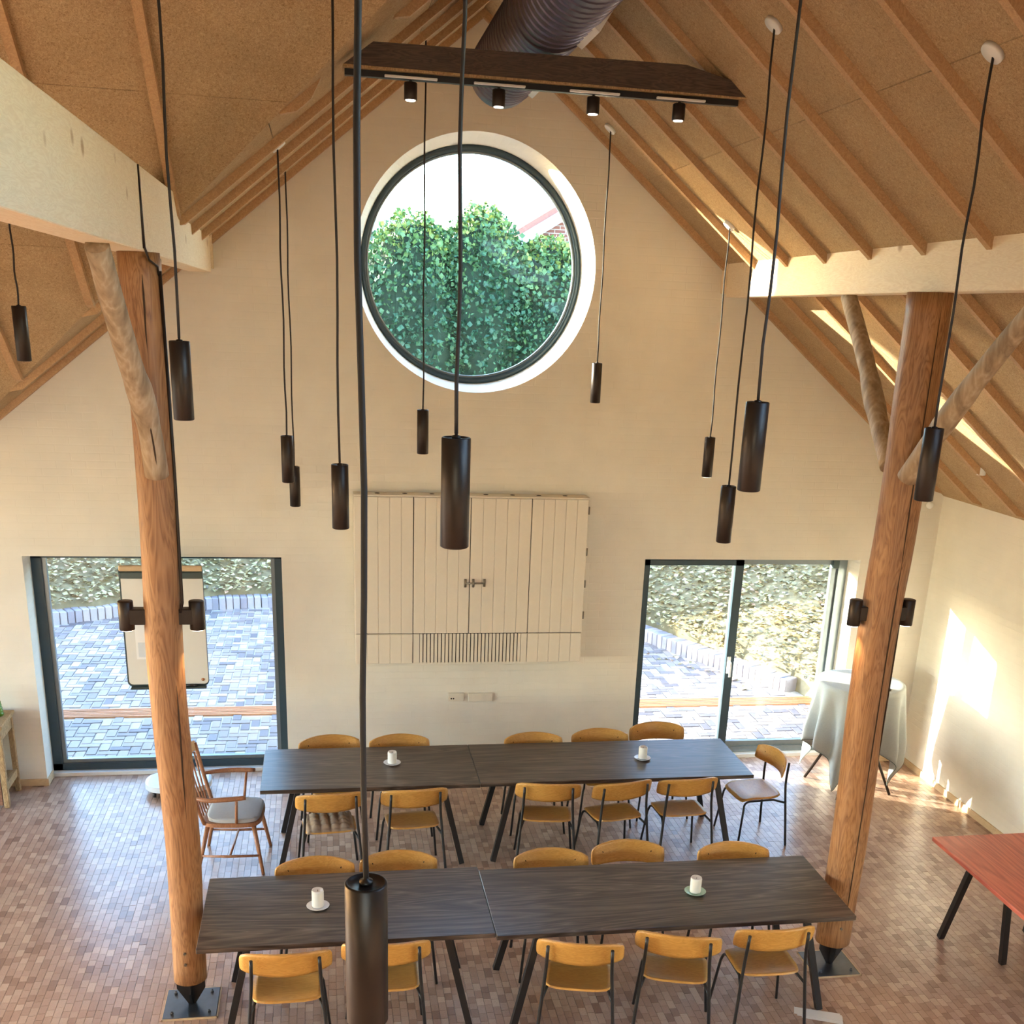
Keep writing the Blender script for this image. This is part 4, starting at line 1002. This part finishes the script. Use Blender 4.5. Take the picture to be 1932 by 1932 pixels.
MB().lathe([(.014, 0), (.014, .003)], 14).build('corner_sticker', M['slat'], fc).matrix_local = Matrix.Translation((xb1 - .05, yb - .009, zb0 + .06)) @ Matrix.Rotation(math.radians(90), 4, 'X')
MB().tube([(0, yb + .04, 1.75), (0, yb + .05, .10)], .022, 14).build('column', M['casing'], fc)
P = [[(x * 1.05, y * .72 + .0, z) for x, y, z in r] for r in roundsheet(.28, -.30, .30, .085, e=2.6)]
MB().shell(P, .05).build('base', M['casing'], fc)
for sx in (-1, 1):
    for sy in (-1, 1): MB().tube([(sx * .20 - .012, sy * .15, .030), (sx * .20 + .012, sy * .15, .030)], .028, 14).build('caster', M['black'], fc)
for k, (x, col, lb_) in enumerate(((.02, 'redtop', 'red whiteboard marker lying in the flipchart tray'), (.10, 'greenpen', 'green whiteboard marker lying in the flipchart tray'), (.20, 'black', 'black whiteboard marker lying in the flipchart tray'))):
    if col == 'greenpen': M[col] = plain('green_pen', (.03, .22, .12), .4)
    t = empty('marker_pen', (-2.16 + x, -.22 + yb - .03 - .0, zb0 + .0135)); tag(t, lb_, 'pen', 'pens in the flipchart tray')
    MB().tube([(-.045, 0, 0), (.02, 0, 0)], .009, 10).build('barrel', M['white'] if col != 'black' else M['black'], t); MB().tube([(.021, 0, 0), (.05, 0, 0)], .0095, 10).build('cap', M[col], t)
co = empty('console_table', (-4.1, -.29, 0)); tag(co, 'old weathered wooden console table at the left edge by the window', 'table')
MB().cbox(-.55, .545, -.225, .225, .735, .77, .006).build('top', M['oldwood'], co)
for sx in (-1, 1):
    for sy in (-1, 1): MB().cbox(sx * .505 - .022, sx * .505 + .022, sy * .19 - .022, sy * .19 + .022, .0, .735, .004).build('leg', M['oldwood'], co)
    MB().box(sx * .505 - .014, sx * .505 + .014, -.17, .17, .62, .735).build('end_rail', M['oldwood'], co)
    MB().box(sx * .505 - .014, sx * .505 + .014, -.17, .17, .15, .22).build('end_stretcher', M['oldwood'], co)
MB().box(-.50, .50, -.205, -.185, .60, .735).build('front_rail', M['oldwood2'], co)
MB().box(-.49, .49, -.17, .17, .19, .21).build('shelf', M['oldwood'], co)
MB().box(-.49, .470, -.195, -.185, .02, .60).build('front_board', M['oldwood2'], co)
t = empty('ribbed_vase', (-3.66, -.22, .77)); tag(t, 'green glazed ribbed vase on the console table at the left edge', 'vase')
pr_ = [(.03, .001), (.052, .004)]
for k in range(7): pr_ += [(.052 - .003 * k, .008 + k * .026), (.058 - .004 * k, .018 + k * .026), (.052 - .003 * k, .030 + k * .026)]
MB().lathe(pr_ + [(.026, .20), (.030, .215), (.022, .213)], 28).build('body', M['vase'], t)
st = empty('standing_table', (4.29, -.63, 0)); tag(st, 'round high standing table on angled metal legs in the right corner', 'table')
MB().lathe([(.38, 1.065), (.392, 1.07), (.392, 1.092), (.388, 1.096)], 48).build('table_top', M['redtop'], st)
for k in range(4):
    a = math.radians(45 + 90 * k + 8)
    MB().tube([(.42 * math.cos(a), .42 * math.sin(a), .006), (.06 * math.cos(a), .06 * math.sin(a), .75), (.20 * math.cos(a + math.pi), .20 * math.sin(a + math.pi), 1.062)], .014, 10).build('leg', M['bronze'], st)
MB().lathe([(.075, .73), (.075, .77)], 20).build('leg_hub', M['bronze'], st)
cl = empty('tablecloth', (4.29, -.63, 1.099)); tag(cl, 'grey linen cloth with dark hem draped over the round standing table', 'tablecloth')
def drape(f, th):
    R = .398; A = .985; ca_ = max(abs(math.cos(th - .05)), abs(math.sin(th - .05))); ex = min(A / ca_, 1.40) - R
    fl = .5 + .5 * math.sin(11 * th + 1.1 + .6 * math.sin(2 * th)); t = f
    r = R + .014 + (.115 * fl - .045) * min(1, t * 1.3) * min(1, ex / .6) + .02 * t
    return (r * math.cos(th), r * math.sin(th), -.006 - ex * t + .0 * fl)
n = 160; vs = [(0, 0, 0)]; fs = []
rows = [.25, .6, .9, .985]
for q in rows:
    for k in range(n): a = 2 * math.pi * k / n; vs.append((q * .398 * math.cos(a), q * .398 * math.sin(a), 0 if q < .95 else -.001))
for q in range(17):
    for k in range(n): vs.append(drape(q / 16, 2 * math.pi * k / n))
for k in range(n): fs.append((0, 1 + k, 1 + (k + 1) % n))
for q in range(len(rows) + 16):
    for k in range(n): fs.append((1 + q * n + k, 1 + (q + 1) * n + k, 1 + (q + 1) * n + (k + 1) % n, 1 + q * n + (k + 1) % n))
o = MB().add(vs, fs, True).build('cloth', M['cloth'], cl); md = o.modifiers.new('thickness', 'SOLIDIFY'); md.thickness = .002; md.offset = 1
MB().tube([drape(1, 2 * math.pi * k / n) for k in range(n + 1)], .0035, 6, cap=False).build('hem', M['hem'], cl)
t = empty('key_bundle', (4.42, -.90, 1.1005)); tag(t, 'small black key ring lying on the standing table cloth', 'keys')
MB().tube([(.03 * math.cos(a * .52), .045 * math.sin(a * .52), .006) for a in range(13)], .006, 8).build('strap', M['black'], t); MB().cbox(-.015, .03, -.01, .035, .0, .016, .004).build('fob', M['chartgrey'], t)
# folded paper under the table leg
t = empty('folded_paper', (2.375, -4.33, 0)); t.rotation_euler = (0, 0, math.radians(-22)); tag(t, 'folded white paper wedged under the right leg of the front table', 'paper')
for k, (a, b, c, d) in enumerate(((-.15, .15, -.045, .045), (-.13, .16, -.06, .03), (-.10, .165, -.075, .02))):
    MB().prism([(a, c + .01), (b, c), (b, d), (a, d)], 'z', .0028 - k * .0011, .0038 - k * .0011).build('sheet', M['paper'], t)
